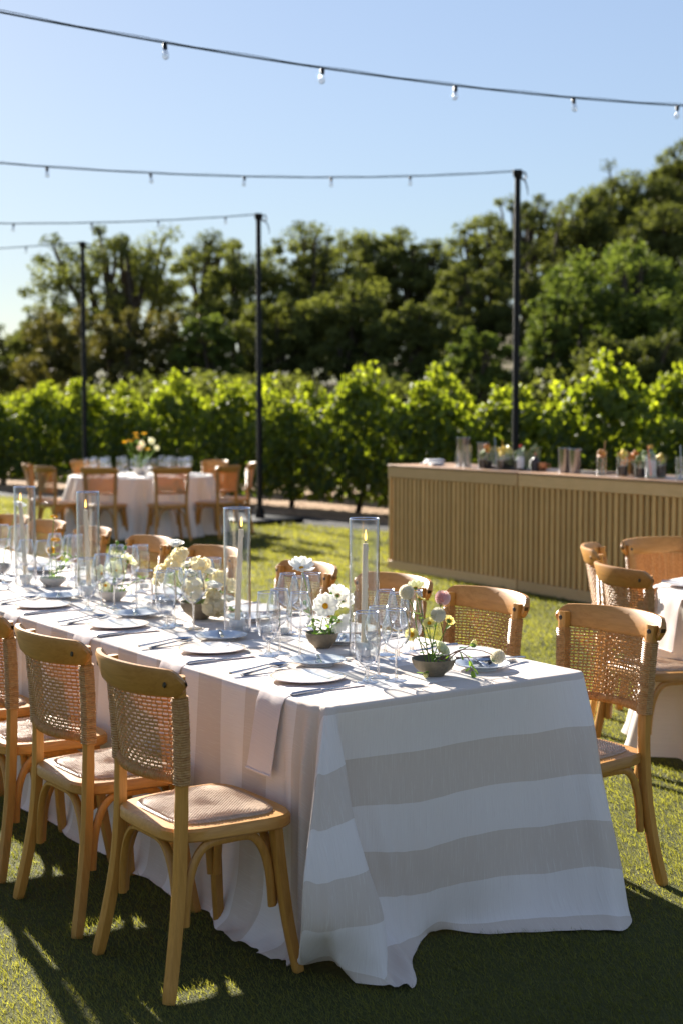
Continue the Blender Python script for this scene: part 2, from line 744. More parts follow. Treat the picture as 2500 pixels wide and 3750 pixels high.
def gran(name, a, b, c, sc):
    m = MT(name)
    v = m.coord('Object')
    vo = m.n("ShaderNodeTexVoronoi")
    vo.inputs['Scale'].default_value = sc
    m.l(v, vo.inputs['Vector'])
    f = m.noise(v, sc * .5, 4)
    g = m.noise(v, .9, 3)
    col = m.ramp(m.math('MULTIPLY', m.math('ADD', f, g), .5), [(.35, a), (.5, b), (.65, c)])
    m.base(col, .95, .15)
    m.bump(m.math('ADD', vo.outputs['Distance'], f), .8, .02)
    return m.m


M['gravel'] = gran("dark_gravel", (.035, .034, .036), (.06, .058, .06), (.10, .095, .09), 40)
M['mulch'] = gran("bark_mulch", (.20, .12, .065), (.34, .215, .12), (.46, .31, .19), 26)
strip("gravel_strip", .12, 1.15, -40, 45, .006, M['gravel'], .03)
strip("mulch_bed", 1.05, 6.5, -40, 45, .012, M['mulch'], .05)


def scatter_chips():
    n = 5200
    k = RNG.uniform(-13, 30, n)
    o = RNG.uniform(.95, 2.9, n)
    c = POLE0 + RD * k[:, None] + RN * o[:, None]
    a = RNG.uniform(0, 6.28, n)
    ln, wd = RNG.uniform(.02, .07, n), RNG.uniform(.008, .02, n)
    dx = np.stack([np.cos(a), np.sin(a)], -1)
    dy = np.stack([-np.sin(a), np.cos(a)], -1)
    V = []
    tl = RNG.uniform(-.02, .02, n)
    for sx, sy, zz in ((-1, -1, 0), (1, -1, 1), (1, 1, 1), (-1, 1, 0)):
        p = c + dx * (sx * ln)[:, None] + dy * (sy * wd)[:, None]
        V.append(np.concatenate([p, (.022 + np.abs(tl) * (1 if zz else .2))[:, None]], 1))
    V = np.stack(V, 1).reshape(-1, 3)
    F = np.arange(n * 4).reshape(n, 4)
    tag(link("mulch_chips", np_mesh("mulch_chips", V, F, M['mulch'])), kind='stuff')


scatter_chips()


HEM = []


def grass():
    n = 460000
    y = np.exp(RNG.uniform(math.log(2.9), math.log(33.0), n))
    x = RNG.uniform(-1, 1, n) * (.26 * y + .75)
    # keep off the table's footprint and the planting strips
    d = np.stack([x, y], -1) - A0
    s_, t_ = d @ UD, d @ VD
    o = (np.stack([x, y], -1) - POLE0) @ RN
    def inside(px_, py_, poly):
        c_ = np.zeros(len(px_), bool)
        x1, y1 = poly[-1]
        for x2, y2 in poly:
            hit = ((y1 > py_) != (y2 > py_)) & (px_ < (x2 - x1) * (py_ - y1) / (y2 - y1 + 1e-12) + x1)
            c_ ^= hit
            x1, y1 = x2, y2
        return c_
    keep = (o < .18) & ~inside(x, y, HEM[0][::2]) & ~inside(x, y, HEM[1])
    x, y = x[keep], y[keep]
    n = len(x)
    tuft = np.sin(x * 9.1 + 1.3 * np.sin(y * 7)) * np.sin(y * 8.3 + np.sin(x * 11))
    h = (.009 + .010 * RNG.random(n) + .004 * tuft) * np.clip(.6 + y * .1, 1, 2.6)
    h *= np.where(RNG.random(n) < .015, 1.5, 1)
    wd = .0011 * np.clip(y * .30, .9, 9) * RNG.uniform(.7, 1.25, n)
    a = RNG.uniform(0, 6.28, n)
    lean = RNG.uniform(.3, 1.7, n) * h
    la = RNG.normal(2.6, 1.1, n)
    V = np.zeros((n, 3, 3), 'f')
    V[:, 0] = np.stack([x - np.cos(a) * wd, y - np.sin(a) * wd, np.full(n, -.002)], -1)
    V[:, 1] = np.stack([x + np.cos(a) * wd, y + np.sin(a) * wd, np.full(n, -.002)], -1)
    V[:, 2] = np.stack([x + np.cos(la) * lean, y + np.sin(la) * lean, h], -1)
    patch = .5 + .28 * np.sin(x * 1.7 + 2 * np.sin(y * .9)) * np.sin(y * 1.3 + x)
    tint = np.clip(patch + RNG.normal(0, .17, n), 0, 1)
    F = np.arange(n * 3).reshape(n, 3)
    tag(link("grass", np_mesh("grass", V.reshape(-1, 3), F, M['grass'], {'tint': np.repeat(tint, 3)})), kind='stuff')



# ------------------------------------------------------------------ trees
def leaf_quads(cent, rad, n, size, rng, flat=.75, up=.35):
    """n quads per clump, biased to the clump's shell"""
    k = len(cent)
    d = rng.normal(size=(k, n, 3))
    d /= np.linalg.norm(d, axis=2, keepdims=True)
    r = rng.random((k, n, 1)) ** .45
    p = cent[:, None, :] + d * r * rad[:, None, None] * np.array([1, 1, flat])
    nn = rng.normal(size=(k, n, 3)) + d * .8 + np.array([0, 0, up])
    nn /= np.linalg.norm(nn, axis=2, keepdims=True)
    a = np.cross(nn, rng.normal(size=(k, n, 3)))
    a /= np.linalg.norm(a, axis=2, keepdims=True) + 1e-9
    b = np.cross(nn, a)
    sz = size * rng.uniform(.55, 1.25, (k, n, 1))
    q = np.stack([p - a * sz, p + b * sz * .62, p + a * sz, p - b * sz * .62], 2)
    return q.reshape(-1, 3)


def make_tree(label, X, Y, width, top, leafmat, seed, openness=0.0, base_frac=.22, group=None, name="oak_tree", lean=0.0, cat="tree", nleaf=150, depth=.8):
    rng = np.random.default_rng(seed)
    z0 = float(hill_z(np.array(X), np.array(Y))) - .05
    H = top - z0
    root = thing(name, (X, Y, z0), 0, label, cat, group)
    cz = H * (base_frac + (1 - base_frac) * .5)
    rx, rz_ = width / 2, H * (1 - base_frac) / 2
    nc = int((75 if openness > .5 else 150) * np.clip(width / 8, .55, 1.9))
    d = rng.normal(size=(nc, 3))
    d[:, 2] = d[:, 2] * .95 + .12
    d /= np.linalg.norm(d, axis=1, keepdims=True)
    rr = rng.uniform(.50 if openness > .5 else .62, 1.0, (nc, 1))
    c = d * rr * np.array([rx * .86, rx * .86 * depth, rz_ * .88]) + np.array([lean, 0, cz])
    c += rng.normal(0, .05, (nc, 3)) * width
    rad = width * rng.uniform(.050, .110, nc) * (1 - .15 * openness)
    c[:, 2] = np.minimum(c[:, 2], H - rad * .45)
    c[:, 2] = np.maximum(c[:, 2], H * base_frac * .6 + rad * .4)
    # stray sprays between the clumps break up their outlines
    ns = nc
    ds = rng.normal(size=(ns, 3))
    ds /= np.linalg.norm(ds, axis=1, keepdims=True)
    cs_ = ds * rng.uniform(.2, .98, (ns, 1)) * np.array([rx * .95, rx * .9 * depth, rz_ * .95]) + np.array([lean, 0, cz])
    cs_[:, 2] = np.clip(cs_[:, 2], .3, H - .15)
    if openness < .5:
        c = np.concatenate([c, cs_])
        rad = np.concatenate([rad, width * rng.uniform(.03, .08, ns)])
        nleaf = int(nleaf * .72)
        nc += ns
    V = leaf_quads(c, rad, nleaf, width * .0055 + .050, rng)
    tint = np.repeat(np.clip(rng.uniform(.05, .8, nc)[:, None] + rng.normal(0, .18, (nc, nleaf)), 0, 1).ravel(), 4)
    F = np.arange(len(V)).reshape(-1, 4)
    cr_ = link("crown", np_mesh("crown", V, F, leafmat, {'tint': tint}), root)
    cr_['kind'] = 'stuff'
    # trunk with limbs that reach the clumps
    mb = MB()
    tr = width * .032 + .06
    fork = H * (base_frac * .75 + .05)
    mb.tube([(0, 0, -.3), (lean * .15, 0, fork * .5), (lean * .3, 0, fork)], [tr * 1.25, tr, tr * .9], 9)
    order = np.argsort(-c[:, 2])[: 14 if openness > 0 else 8]
    for i in order:
        e = c[i]
        p0 = np.array([lean * .3, 0, fork * rng.uniform(.8, 1.0)])
        mid = p0 + (e - p0) * np.array([.55, .55, .35]) + rng.normal(0, .04, 3) * width
        pts = cr(np.stack([p0, mid, p0 + (e - p0) * .8 + rng.normal(0, .02, 3) * width, e]), 4)
        mb.tube(pts, np.linspace(tr * .62, tr * .12, len(pts)), 6)
    mb.obj("trunk", M['bark'], root)
    return root


def px_tree(label, xc, yt, wpx, Y, mat, seed, **kw):
    pass


TREES = [
    # X, Y, width, top, leaf, seed, openness, base_frac, label
    (-21.5, 95, 6.2, 7.2, 'oak_leaf', 1, 0, .1, "small dark tree at the low far left end of the ridge"),
    (-18.4, 92, 6.6, 8.6, 'oak_leaf', 2, 0, .1, "rounded grey green tree below the open oak's left edge"),
    (-11.1, 78, 10.2, 11.3, 'oak_leaf', 3, 1.0, .42, "tall open oak with bare forked limbs showing sky"),
    (-7.4, 82, 8.2, 11.6, 'oak_leaf', 4, 1.0, .45, "slender open oak leaning over behind the yellowish shrubs"),
    (-13.2, 70, 5.6, 6.6, 'olive_leaf', 5, 0, .05, "brownish olive shrub under the open oak's left limbs"),
    (-9.6, 66, 5.2, 6.4, 'olive_leaf', 6, 0, .05, "yellowing shrub under the open oak, above the vines"),
    (-7.0, 64, 4.4, 6.4, 'olive_leaf', 7, 0, .05, "olive shrub beside the forked oak trunk"),
    (-4.6, 72, 6.4, 9.9, 'oak_leaf', 8, 0, .1, "dense dark oak behind the middle light pole"),
    (-5.6, 62, 3.4, 6.1, 'pale_leaf', 9, 0, .05, "pale green bushy tree just left of the middle light pole"),
    (-1.7, 74, 7.2, 11.1, 'oak_leaf', 10, 0, .1, "broad dark oak right of the middle light pole"),
    (-2.8, 64, 4.8, 7.2, 'oak_leaf', 11, 0, .05, "low dark oak filling the ridge behind the middle pole"),
    (1.5, 80, 7.6, 12.0, 'oak_leaf', 12, .35, .1, "round topped oak with small sky gaps mid ridge"),
    (4.0, 77, 6.2, 11.2, 'oak_leaf', 13, 0, .1, "dark oak between the round topped oak and the tall pole"),
    (.4, 63, 5.6, 7.2, 'oak_leaf', 14, 0, .05, "shaded low oak below the round topped oak"),
    (3.0, 60, 4.6, 6.4, 'oak_leaf', 15, 0, .05, "shaded low oak above the vines, left of the light green bush"),
    (7.0, 73, 5.2, 11.8, 'oak_leaf', 16, .3, .15, "upright oak rising just left of the tall light pole"),
    (10.3, 82, 6.6, 14.4, 'oak_leaf', 17, .8, .25, "open crowned oak just right of the tall light pole"),
    (6.0, 68, 5.0, 9.0, 'oak_leaf', 18, 0, .05, "dark oak mass crossed by the tall light pole"),
    (9.0, 66, 4.6, 8.6, 'oak_leaf', 19, 0, .05, "dark oak behind the large light green oak's left side"),
    (14.8, 90, 7.0, 15.2, 'oak_leaf', 20, .2, .1, "hillside oak stepping up from the open crowned oak"),
    (18.8, 95, 7.6, 17.6, 'oak_leaf', 21, .2, .1, "tall hillside oak second from the ridge's high end"),
    (24.0, 100, 9.0, 20.2, 'oak_leaf', 22, .2, .1, "highest hillside oak at the ridge's top right corner"),
    (19.0, 84, 7.6, 13.4, 'oak_leaf', 28, 0, .05, "dark hillside oak below the two highest oaks"),
    (11.0, 56, 8.2, 8.1, 'pale_leaf', 23, 0, .04, "large light green oak billowing behind the right of the vines"),
    (7.9, 53, 3.0, 6.6, 'pale_leaf', 24, 0, .04, "light green oak lobe right beside the tall pole"),
    (13.0, 51, 5.6, 6.6, 'pale_leaf', 25, 0, .04, "green oak at the picture's right edge above the vines"),
    (9.6, 48, 4.4, 4.4, 'oak_leaf', 26, 0, .02, "low dark oak skirt beneath the large light green oak"),
    (4.6, 49, 2.9, 4.6, 'pale_leaf', 27, 0, .02, "light green round bush left of the tall pole above the vines"),
]
for X, Y, wd, top, lm, sd, op, bf, lab in TREES:
    kw = {}
    if sd == 3:
        kw = dict(lean=-1.2)
    if sd == 4:
        kw = dict(lean=-.8)
    shrub = "shrub" in lab or "bush left" in lab
    make_tree(lab, X, Y, wd, top, M[lm], sd, op, bf, group="trees on the ridge beyond the vineyard",
              name="hillside_shrub" if shrub else "oak_tree", cat="shrub" if shrub else "tree",
              nleaf=125 if op > .5 else 165, **kw)


def undergrowth():
    rng = np.random.default_rng(77)
    n = 260
    x = rng.uniform(-30, 26, n)
    y = rng.uniform(47, 62, n) + np.abs(x) * .2
    hgt = rng.uniform(.3, 2.2, n)
    c = np.stack([x, y, hill_z(x, y) + hgt], -1)
    rad = rng.uniform(.6, 1.25, n)
    V = leaf_quads(c, rad, 150, .13, rng)
    tint = np.repeat(np.clip(rng.uniform(0, .7, n)[:, None] + rng.normal(0, .18, (n, 150)), 0, 1).ravel(), 4)
    tag(link("undergrowth", np_mesh("undergrowth", V, np.arange(len(V)).reshape(-1, 4), M['oak_leaf'], {'tint': tint})), kind='stuff')


undergrowth()

# ------------------------------------------------------------------ vineyard row
def vine_mesh(seed):
    rng = np.random.default_rng(seed)
    # five-lobed leaf outline, slightly folded along the midrib
    out = np.array([(0, -.05, 0), (.34, -.18, .05), (.50, .18, .09), (.36, .40, .05), (.22, .62, .03), (0, .92, -.06),
                    (-.22, .62, .03), (-.36, .40, .05), (-.50, .18, .09), (-.34, -.18, .05)])
    n = 1900
    x = np.clip(rng.normal(0, .46, n), -.98, .98)
    zt = rng.random(n)
    z = .20 + (1.60 - .55 * np.abs(x) ** 1.7 + .10 * np.sin(x * 7 + seed)) * zt ** .80
    hw = .32 * np.clip(1.25 - np.abs(z - 1.15) * .75, .35, 1)
    y = rng.choice([-1, 1], n) * hw * rng.random(n) ** .35
    # shoots that stand above the canopy
    ns = 7
    sx = rng.normal(0, .33, ns)
    sh = rng.uniform(.08, .46, ns)
    extra = []
    for i in range(ns):
        m = int(24 + 80 * sh[i])
        q = rng.random(m)
        extra.append(np.stack([sx[i] + rng.normal(0, .06, m) + q * .06, rng.normal(0, .07, m), 1.58 + q * (sh[i] + .14)], -1))
    P = np.concatenate([np.stack([x, y, z], -1)] + extra)
    n = len(P)
    nrm = rng.normal(0, .55, (n, 3))
    nrm[:, 1] += np.sign(P[:, 1]) * .8
    nrm[:, 2] += .35
    nrm /= np.linalg.norm(nrm, axis=1, keepdims=True)
    dn = np.stack([rng.normal(0, .5, n), rng.normal(0, .3, n), -np.ones(n)], -1)
    ax = np.cross(dn, nrm)
    ax /= np.linalg.norm(ax, axis=1, keepdims=True) + 1e-9
    ay = np.cross(nrm, ax)
    sz = rng.uniform(.065, .130, n) * np.where(P[:, 2] > 1.75, .75, 1)
    V = P[:, None, :] + sz[:, None, None] * (ax[:, None, :] * out[None, :, :1] + ay[:, None, :] * out[None, :, 1:2]
                                             + nrm[:, None, :] * out[None, :, 2:3])
    m = len(out)
    tri = np.array([(0, i, i + 1) for i in range(1, m - 1)])
    F = (np.arange(n)[:, None, None] * m + tri[None]).reshape(-1, 3)
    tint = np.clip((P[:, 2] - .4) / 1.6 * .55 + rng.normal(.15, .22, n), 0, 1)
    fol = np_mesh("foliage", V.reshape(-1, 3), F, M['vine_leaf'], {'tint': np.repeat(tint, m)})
    mb = MB()
    wob = rng.normal(0, .02, 6)
    mb.tube([(wob[0], wob[1], -.02), (wob[2], wob[3], .3), (wob[4], wob[5], .62), (0, 0, .8)], [.05, .04, .038, .03], 7)
    mb.tube([(-.8, 0, .84), (-.4, .01, .86), (0, 0, .8), (.4, .01, .86), (.8, 0, .84)], [.012, .018, .03, .018, .012], 6)
    for i in range(ns):
        mb.tube([(sx[i] * .9, 0, .85), (sx[i], rng.normal(0, .06), 1.3), (sx[i] + .03, 0, 1.72 + sh[i])], [.008, .006, .003], 4)
    return fol, mb.mesh("trunk", M['vine_bark'])


VM = [vine_mesh(100 + i) for i in range(6)]
ang = math.atan2(RD[1], RD[0])
names_row = ["first", "second", "third", "fourth", "fifth", "sixth", "seventh", "eighth", "ninth", "tenth", "eleventh", "twelfth",
             "thirteenth", "fourteenth", "fifteenth", "sixteenth", "seventeenth", "eighteenth", "nineteenth", "twentieth",
             "twenty-first", "twenty-second", "twenty-third", "twenty-fourth", "twenty-fifth", "twenty-sixth", "twenty-seventh"]
VK = [-14.2 + 1.62 * i for i in range(27)]
for i, k in enumerate(VK):
    for rr in range(2):
        if rr and (i < 3 or i > 22):
            continue
        o = 2.25 if rr == 0 else 4.7
        lab = (f"leafy grapevine in the front trellis row, {names_row[i]} counting from the bar's end" if rr == 0 else
               f"grapevine glimpsed through the gaps, {names_row[i]} in the second row behind")
        t = thing("grapevine", row(k + (.7 if rr else 0), o), ang + (math.pi if (i + rr) % 2 else 0), lab, "grapevine",
                  "grapevines in the front trellis row" if rr == 0 else "grapevines in the second trellis row")
        fo, tr = VM[(i * 5 + rr * 3) % 6]
        f_ = link("foliage", fo, t)
        f_['kind'] = 'stuff'
        sc = 1.0 + .08 * math.sin(i * 2.3) + (.04 if i % 3 == 0 else 0)
        f_.scale = (1, 1, sc)
        link("trunk", tr, t)
# trellis of the front row: posts are things, wires belong to one trellis
for i, k in enumerate([-11.0, -4.6, -1.2, 5.4, 11.8, 18.2]):
    mb = MB()
    mb.tube([(0, 0, -.1), (0, 0, 1.75)], .022, 6)
    t = thing("trellis_stake", row(k, 2.2), 0, f"thin dark trellis stake among the vines, {names_row[i]} from the bar's end", "stake",
              "stakes of the front trellis row")
    mb.obj("stake", M['bark'], t)
    MB().box((0, 0, 1.76), (.05, .05, .03)).obj("cap", M['black_metal'], t)
wt = thing("trellis_wires", row(0, 2.25), ang, "thin trellis wires and drip line strung along the front vine row", "wire")
for nm, z, r_ in (("wire", .86, .003), ("wire", 1.35, .003), ("drip_line", .45, .009)):
    pts = [(x, 0, z + .015 * math.sin(x * 1.9)) for x in np.linspace(-15, 30, 91)]
    MB().tube(pts, r_, 5).obj(nm, M['black_metal'], wt)

# ------------------------------------------------------------------ light poles and festoon strings
PH = 4.38
POLES = [(2.034, 17.018, "tall black light pole rising behind the slatted bar"),
         (-1.168, 20.757, "black light pole standing between the round table and the bar"),
         (-4.272, 24.228, "slim black light pole behind the round table, farthest of the three")]
first = None
for i, (x, y, lab) in enumerate(POLES):
    if first is None:
        p = thing("light_pole", (x, y, 0), ang, lab, "pole", "black festoon light poles")
        MB().tube([(0, 0, .02), (0, 0, PH - .06)], [.040, .036], 14).obj("shaft", M['black_metal'], p)
        b = MB().rbox((0, 0, .035), (.9, .9, .07), .012).obj("base_plate", M['black_metal'], p)
        MB().lathe([(0, .22), (.062, .22), (.075, .07), (0, .07)], 14).obj("collar", M['black_metal'], p)
        c = MB().lathe([(0, 0), (.056, 0), (.060, -.05), (.042, -.09), (0, -.09)], 14, (0, 0, PH)).obj("cap", M['black_metal'], p)
        MB().tube([(0, -.07, PH - .03), (0, -.12, PH - .01), (0, -.15, PH - .06), (0, -.12, PH - .10), (0, -.06, PH - .09)], .010, 6).obj("hook", M['black_metal'], c)
        MB().tube([(.02, -.06, PH - .05), (.05, -.20, PH - .12), (.06, -.24, PH - .20), (.05, -.235, PH - .27)], [.008, .008, .007, .002], 6).obj("rope_end", M['cable'], p)
        first = p
    else:
        dup(first, (x, y, 0), ang, lab)

# bulb meshes shared
_b = MB().lathe([(.0145, 0), (.016, -.012), (.021, -.028), (.0265, -.046), (.027, -.058), (.022, -.072), (.012, -.081), (0, -.083)], 14)
BULB = _b.mesh("bulb", M['bulb_glass'])
_b = MB().lathe([(0, .045), (.013, .045), (.018, .038), (.0185, -.006), (.0, -.006)], 12)
SOCK = _b.mesh("socket", M['black_metal'])
_b = MB().tube([(-.006, 0, -.01), (-.008, 0, -.045), (0, 0, -.055), (.008, 0, -.045), (.006, 0, -.01)], .0022, 5)
FIL = _b.mesh("filament", M['steel'])


FD = np.array([-math.cos(R(35)), -math.sin(R(35))])


def festoon(px_, py_, ks, label, dz=0.0, length=13.2):
    root = thing("festoon_string", (px_, py_, 0), 0, label, "string lights", "festoon strings with clear bulbs")

    def h(k):
        return PH - .012 + dz * min(k / 2, 1) + .0100 * ((k - 7.2) ** 2 - 51.84)
    pts = [(FD[0] * length * i / 120, FD[1] * length * i / 120, h(length * i / 120)) for i in range(121)]
    mb = MB().tube(pts, .0058, 6)
    mb.tube([(p[0], p[1], p[2] + .010 + .004 * math.sin(i * .9)) for i, p in enumerate(pts)], .0022, 5)
    mb.obj("cable", M['cable'], root)
    for i, k in enumerate(ks):
        s_ = link("socket", SOCK, root, (FD[0] * k, FD[1] * k, h(k) - .034))
        s_.scale = (.80, .80, .80)
        link("bulb", BULB, s_)
        link("filament", FIL, s_)
        s_.rotation_euler = (.14 * math.sin(i * 3 + px_), .12 * math.cos(i * 2.1 + py_), i * .7)
    return root


festoon(5.236, 13.28, [2.12, 3.22, 4.32, 5.44, 6.54, 7.68, 8.8, 9.9], "topmost festoon string of clear bulbs crossing the sky, largest bulbs of all", -.04)
festoon(2.034, 17.018, [1.57, 2.61, 3.68, 4.74, 5.82, 6.9, 8.0, 9.1], "festoon string tied to the pole behind the slatted bar")
festoon(-1.168, 20.757, [.54, 1.59, 2.57, 3.66, 4.7, 5.8, 6.9], "festoon string tied to the middle light pole")
festoon(-4.272, 24.228, [.99, 2.05, 3.1, 4.2], "lowest festoon string, tied to the pole behind the round table")


# ------------------------------------------------------------------ slatted bar
BD = np.array([.525, -.851])             # along the bar's front, to the right and nearer
BN = np.array([.851, .525])              # toward its back
B0 = np.array([.459, 14.631])
BRZ = math.atan2(BD[1], BD[0])           # local x along the front, local y toward the back
BH = 1.066


def bar_module(k0, label):
    L, D = 2.088, .78
    p = B0 + BD * k0
    root = thing("bar_counter", (p[0], p[1], 0), BRZ, label, "bar", "slatted bar modules")
    g = .007
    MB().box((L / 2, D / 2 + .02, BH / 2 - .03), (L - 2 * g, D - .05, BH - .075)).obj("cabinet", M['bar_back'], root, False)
    MB().rbox((L / 2, .03, .05), (L - 2 * g, .058, .10), .004).obj("plinth", M['bar_wood'], root)
    MB().rbox((L / 2, .03, BH - .075), (L - 2 * g, .058, .105), .004).obj("top_rail", M['bar_wood'], root)
    MB().rbox((L / 2, D / 2, BH - .011), (L - 2 * g, D + .01, .022), .004).obj("countertop", M['bar_top'], root)
    for e in (0, 1):
        MB().rbox(((.012, L - .012)[e], D / 2 + .03, BH / 2 - .014), (.018, D - .06, BH - .034), .003).obj("side_panel", M['bar_wood'], root)
    n = 29
    zl = BH - .128 - .101
    sm = MB().rbox((0, 0, 0), (.040, .030, zl), .004).mesh("slat", M['slat_wood'])
    for i in range(n):
        s_ = link("slat", sm, root, (.030 + (L - .06) * i / (n - 1), .022 + .003 * random.random(), .101 + zl / 2))
        s_.rotation_euler = (0, random.uniform(-.0012, .0012), 0)
    return root


bar_module(0, "slatted wooden bar section with a plain top rail, left of the seam")
bar_module(2.092, "slatted wooden bar section with garnish jars, right of the seam behind the chairs")


def onbar(k, d, z=0.0):
    p = B0 + BD * k + BN * d
    return Vector((p[0], p[1], BH + z))


def cyl_glass(r0, r1, h, t=.003):
    return [(0, .004), (r0 * .9, .004), (r0, .0), (r1, h), (r1 - t, h), (r0 - t, .008), (0, .008)]


def bar_tin(k, d, r, h, lab):
    r, h = r * 1.12, h * 1.08
    t = thing("shaker_tin", onbar(k, d), 0, lab, "shaker tin")
    MB().lathe([(0, 0), (r * .86, 0), (r * .88, .006), (r, h - .004), (r + .002, h), (r - .002, h), (r * .84, .01), (0, .01)], 24).obj("tin", M['steel_dark'], t)
    MB().lathe([(r + .003, h - .006), (r + .004, h - .001), (r + .001, h + .001), (r - .001, h - .004)], 24).obj("rim", M['steel'], t)


def bar_jar(k, d, r, h, fill, fh, lab, straw=None, top=None, name="garnish_glass", cat="glass"):
    r, h, fh = r * 1.12, h * 1.08, fh * 1.08
    t = thing(name, onbar(k, d), random.random() * 3, lab, cat)
    MB().lathe(cyl_glass(r * .9, r, h), 20).obj("glass", M['glass'], t)
    f = MB().lathe([(0, .009), (r * .86, .009), (r * .9, fh), (0, fh + .004)], 16)
    f.obj("drink" if straw else "filling", M[fill], t)
    if top:
        mb = MB()
        rr = random.Random(int(k * 1000))
        for i in range(9):
            a = rr.random() * 6.28
            q = rr.random() * r * .6
            mm = Matrix.Rotation(rr.random() * 3, 3, 'X') @ Matrix.Rotation(rr.random() * 3, 3, 'Y')
            mb.lathe([(0, -.006), (.022, -.005), (.026, 0), (.022, .005), (0, .006)], 10,
                     (math.cos(a) * q, math.sin(a) * q, h * .82 + rr.random() * .045), mm)
        mb.obj("garnish", M[top], t)
    if straw:
        MB().tube([(0, 0, .02), (.03, .0, h + .09)], .004, 6).obj("straw", M[straw], t)
    return t


def bar_bottle(k, d, r, h, cap, lab, glass='vase_glass', paper=True):
    t = thing("bottle", onbar(k, d), 1.0, lab, "bottle")
    MB().lathe([(0, 0), (r, 0), (r, h * .58), (r * .85, h * .66), (r * .36, h * .78), (r * .34, h * .93), (0, h * .93)], 18).obj("body", M[glass], t)
    if paper:
        MB().lathe([(r + .001, h * .10), (r + .002, h * .11), (r + .002, h * .52), (r + .001, h * .53)], 18).obj("label", M['paper'], t)
    MB().lathe([(0, h), (r * .42, h), (r * .44, h * .90), (0, h * .90)], 12).obj("cap", M[cap], t)


def towels(k, d, lab):
    t = thing("bar_towel", onbar(k, d), 0.4, lab, "towel")
    MB().rbox((0, 0, .018), (.20, .12, .034), .012).obj("fold", M['paper'], t)
    MB().rbox((.01, 0, .046), (.18, .11, .022), .009).obj("fold", M['paper'], t)


# left module
towels(.34, .33, "folded grey towel lying at the far left end of the bar")
t = thing("bar_spoon_set", onbar(.20, .40), .5, "small pile of silver bar tools beside the folded towel", "bar tools")
for i in range(4):
    MB().tube([(-.10, .02 * i, .008), (0, .012 * i, .012), (.10, .02 * i + .01, .009)], .006, 6).obj("handle", M['steel'], t)
    MB().lathe([(0, .004), (.018, .008), (.022, .016), (.019, .016), (0, .009)], 12, (.115, .02 * i + .01, 0)).obj("bowl", M['steel'], t)
t = thing("napkin_stack", onbar(.56, .20), .2, "small white stack of cocktail napkins on the bar's left half", "napkins")
for i in range(4):
    MB().rbox((0, 0, .006 + .008 * i), (.12, .12, .007), .003, .05 * i).obj("napkin", M['paper'], t)
bar_tin(.80, .36, .060, .26, "tallest steel shaker tin at the left of the bar")
bar_tin(1.03, .42, .047, .215, "narrow steel shaker tin right of the tallest tin")
bar_jar(1.13, .16, .038, .20, 'water', .02, "tall clear highball glass at the bar's front edge", None, None, "highball_glass")
bar_jar(1.26, .30, .042, .18, 'dark_fill', .06, "glass jar heaped with orange slices beside the highball", None, 'orange')
bar_jar(1.42, .42, .05, .17, 'dark_fill', .09, "dark jar topped with lemon wheels, left of the herb jars", None, 'lemon')
bar_jar(1.52, .30, .05, .175, 'dark_fill', .08, "jar of lemon wedges with a tall yellow pick", 'amber', 'lemon')
bar_jar(1.66, .40, .055, .16, 'herb', .12, "squat jar of green herbs on the left garnish tray", None, 'herb')
bar_jar(1.76, .28, .05, .13, 'dark_fill', .07, "low dark jar with pale green garnish beside the red capped bottle", None, 'herb')
bar_jar(.92, .22, .034, .15, 'water', .03, "short clear tumbler before the narrow shaker tin", None, None, "tumbler")
bar_jar(1.21, .44, .040, .185, 'water', .05, "frosted highball glass behind the orange jar", 'steel', None, "highball_glass")
bar_jar(1.34, .18, .040, .13, 'dark_fill', .08, "low jar of dark cherries before the lemon wheel jar", None, 'herb')
bar_jar(1.60, .20, .046, .15, 'dark_fill', .08, "jar of pale lemon peel at the tray's front edge", None, 'lemon')
bar_jar(1.70, .52, .050, .19, 'herb', .14, "tallest herb jar at the back of the left tray", None, 'herb')
bar_bottle(1.97, .30, .034, .16, 'copper', "short dark bitters bottle beside the copper cup", 'dark_fill', False)
bar_jar(3.08, .44, .046, .16, 'dark_fill', .09, "dark jar behind the straw glass on the right module", None, 'orange')
bar_jar(3.28, .46, .050, .165, 'herb', .12, "herb jar behind the large lemon wheel", None, 'herb')
bar_jar(3.48, .38, .046, .15, 'dark_fill', .09, "dark jar behind the white labelled bottle", None, 'lemon')
bar_bottle(1.88, .20, .030, .235, 'red', "small white bottle with an orange red cap on the bar")
t = thing("copper_cup", onbar(2.02, .34), 0, "small copper cup near the bar's seam, below the tall pole", "cup")
MB().lathe([(0, 0), (.035, 0), (.045, .03), (.043, .075), (.040, .075), (.042, .03), (0, .006)], 18).obj("cup", M['copper'], t)
MB().tube([(.044, 0, .065), (.07, 0, .055), (.07, 0, .025), (.044, 0, .018)], .005, 6).obj("handle", M['copper'], t)
t = thing("garnish_tray", onbar(1.58, .36), BRZ, "dark tray under the left group of garnish jars", "tray")
MB().rbox((0, 0, .004), (.50, .30, .007), .003).obj("tray", M['black_metal'], t)
MB().tube([(-.25, -.15, .012), (.25, -.15, .012), (.25, .15, .012), (-.25, .15, .012), (-.25, -.15, .012)], .006, 6).obj("rim", M['black_metal'], t)
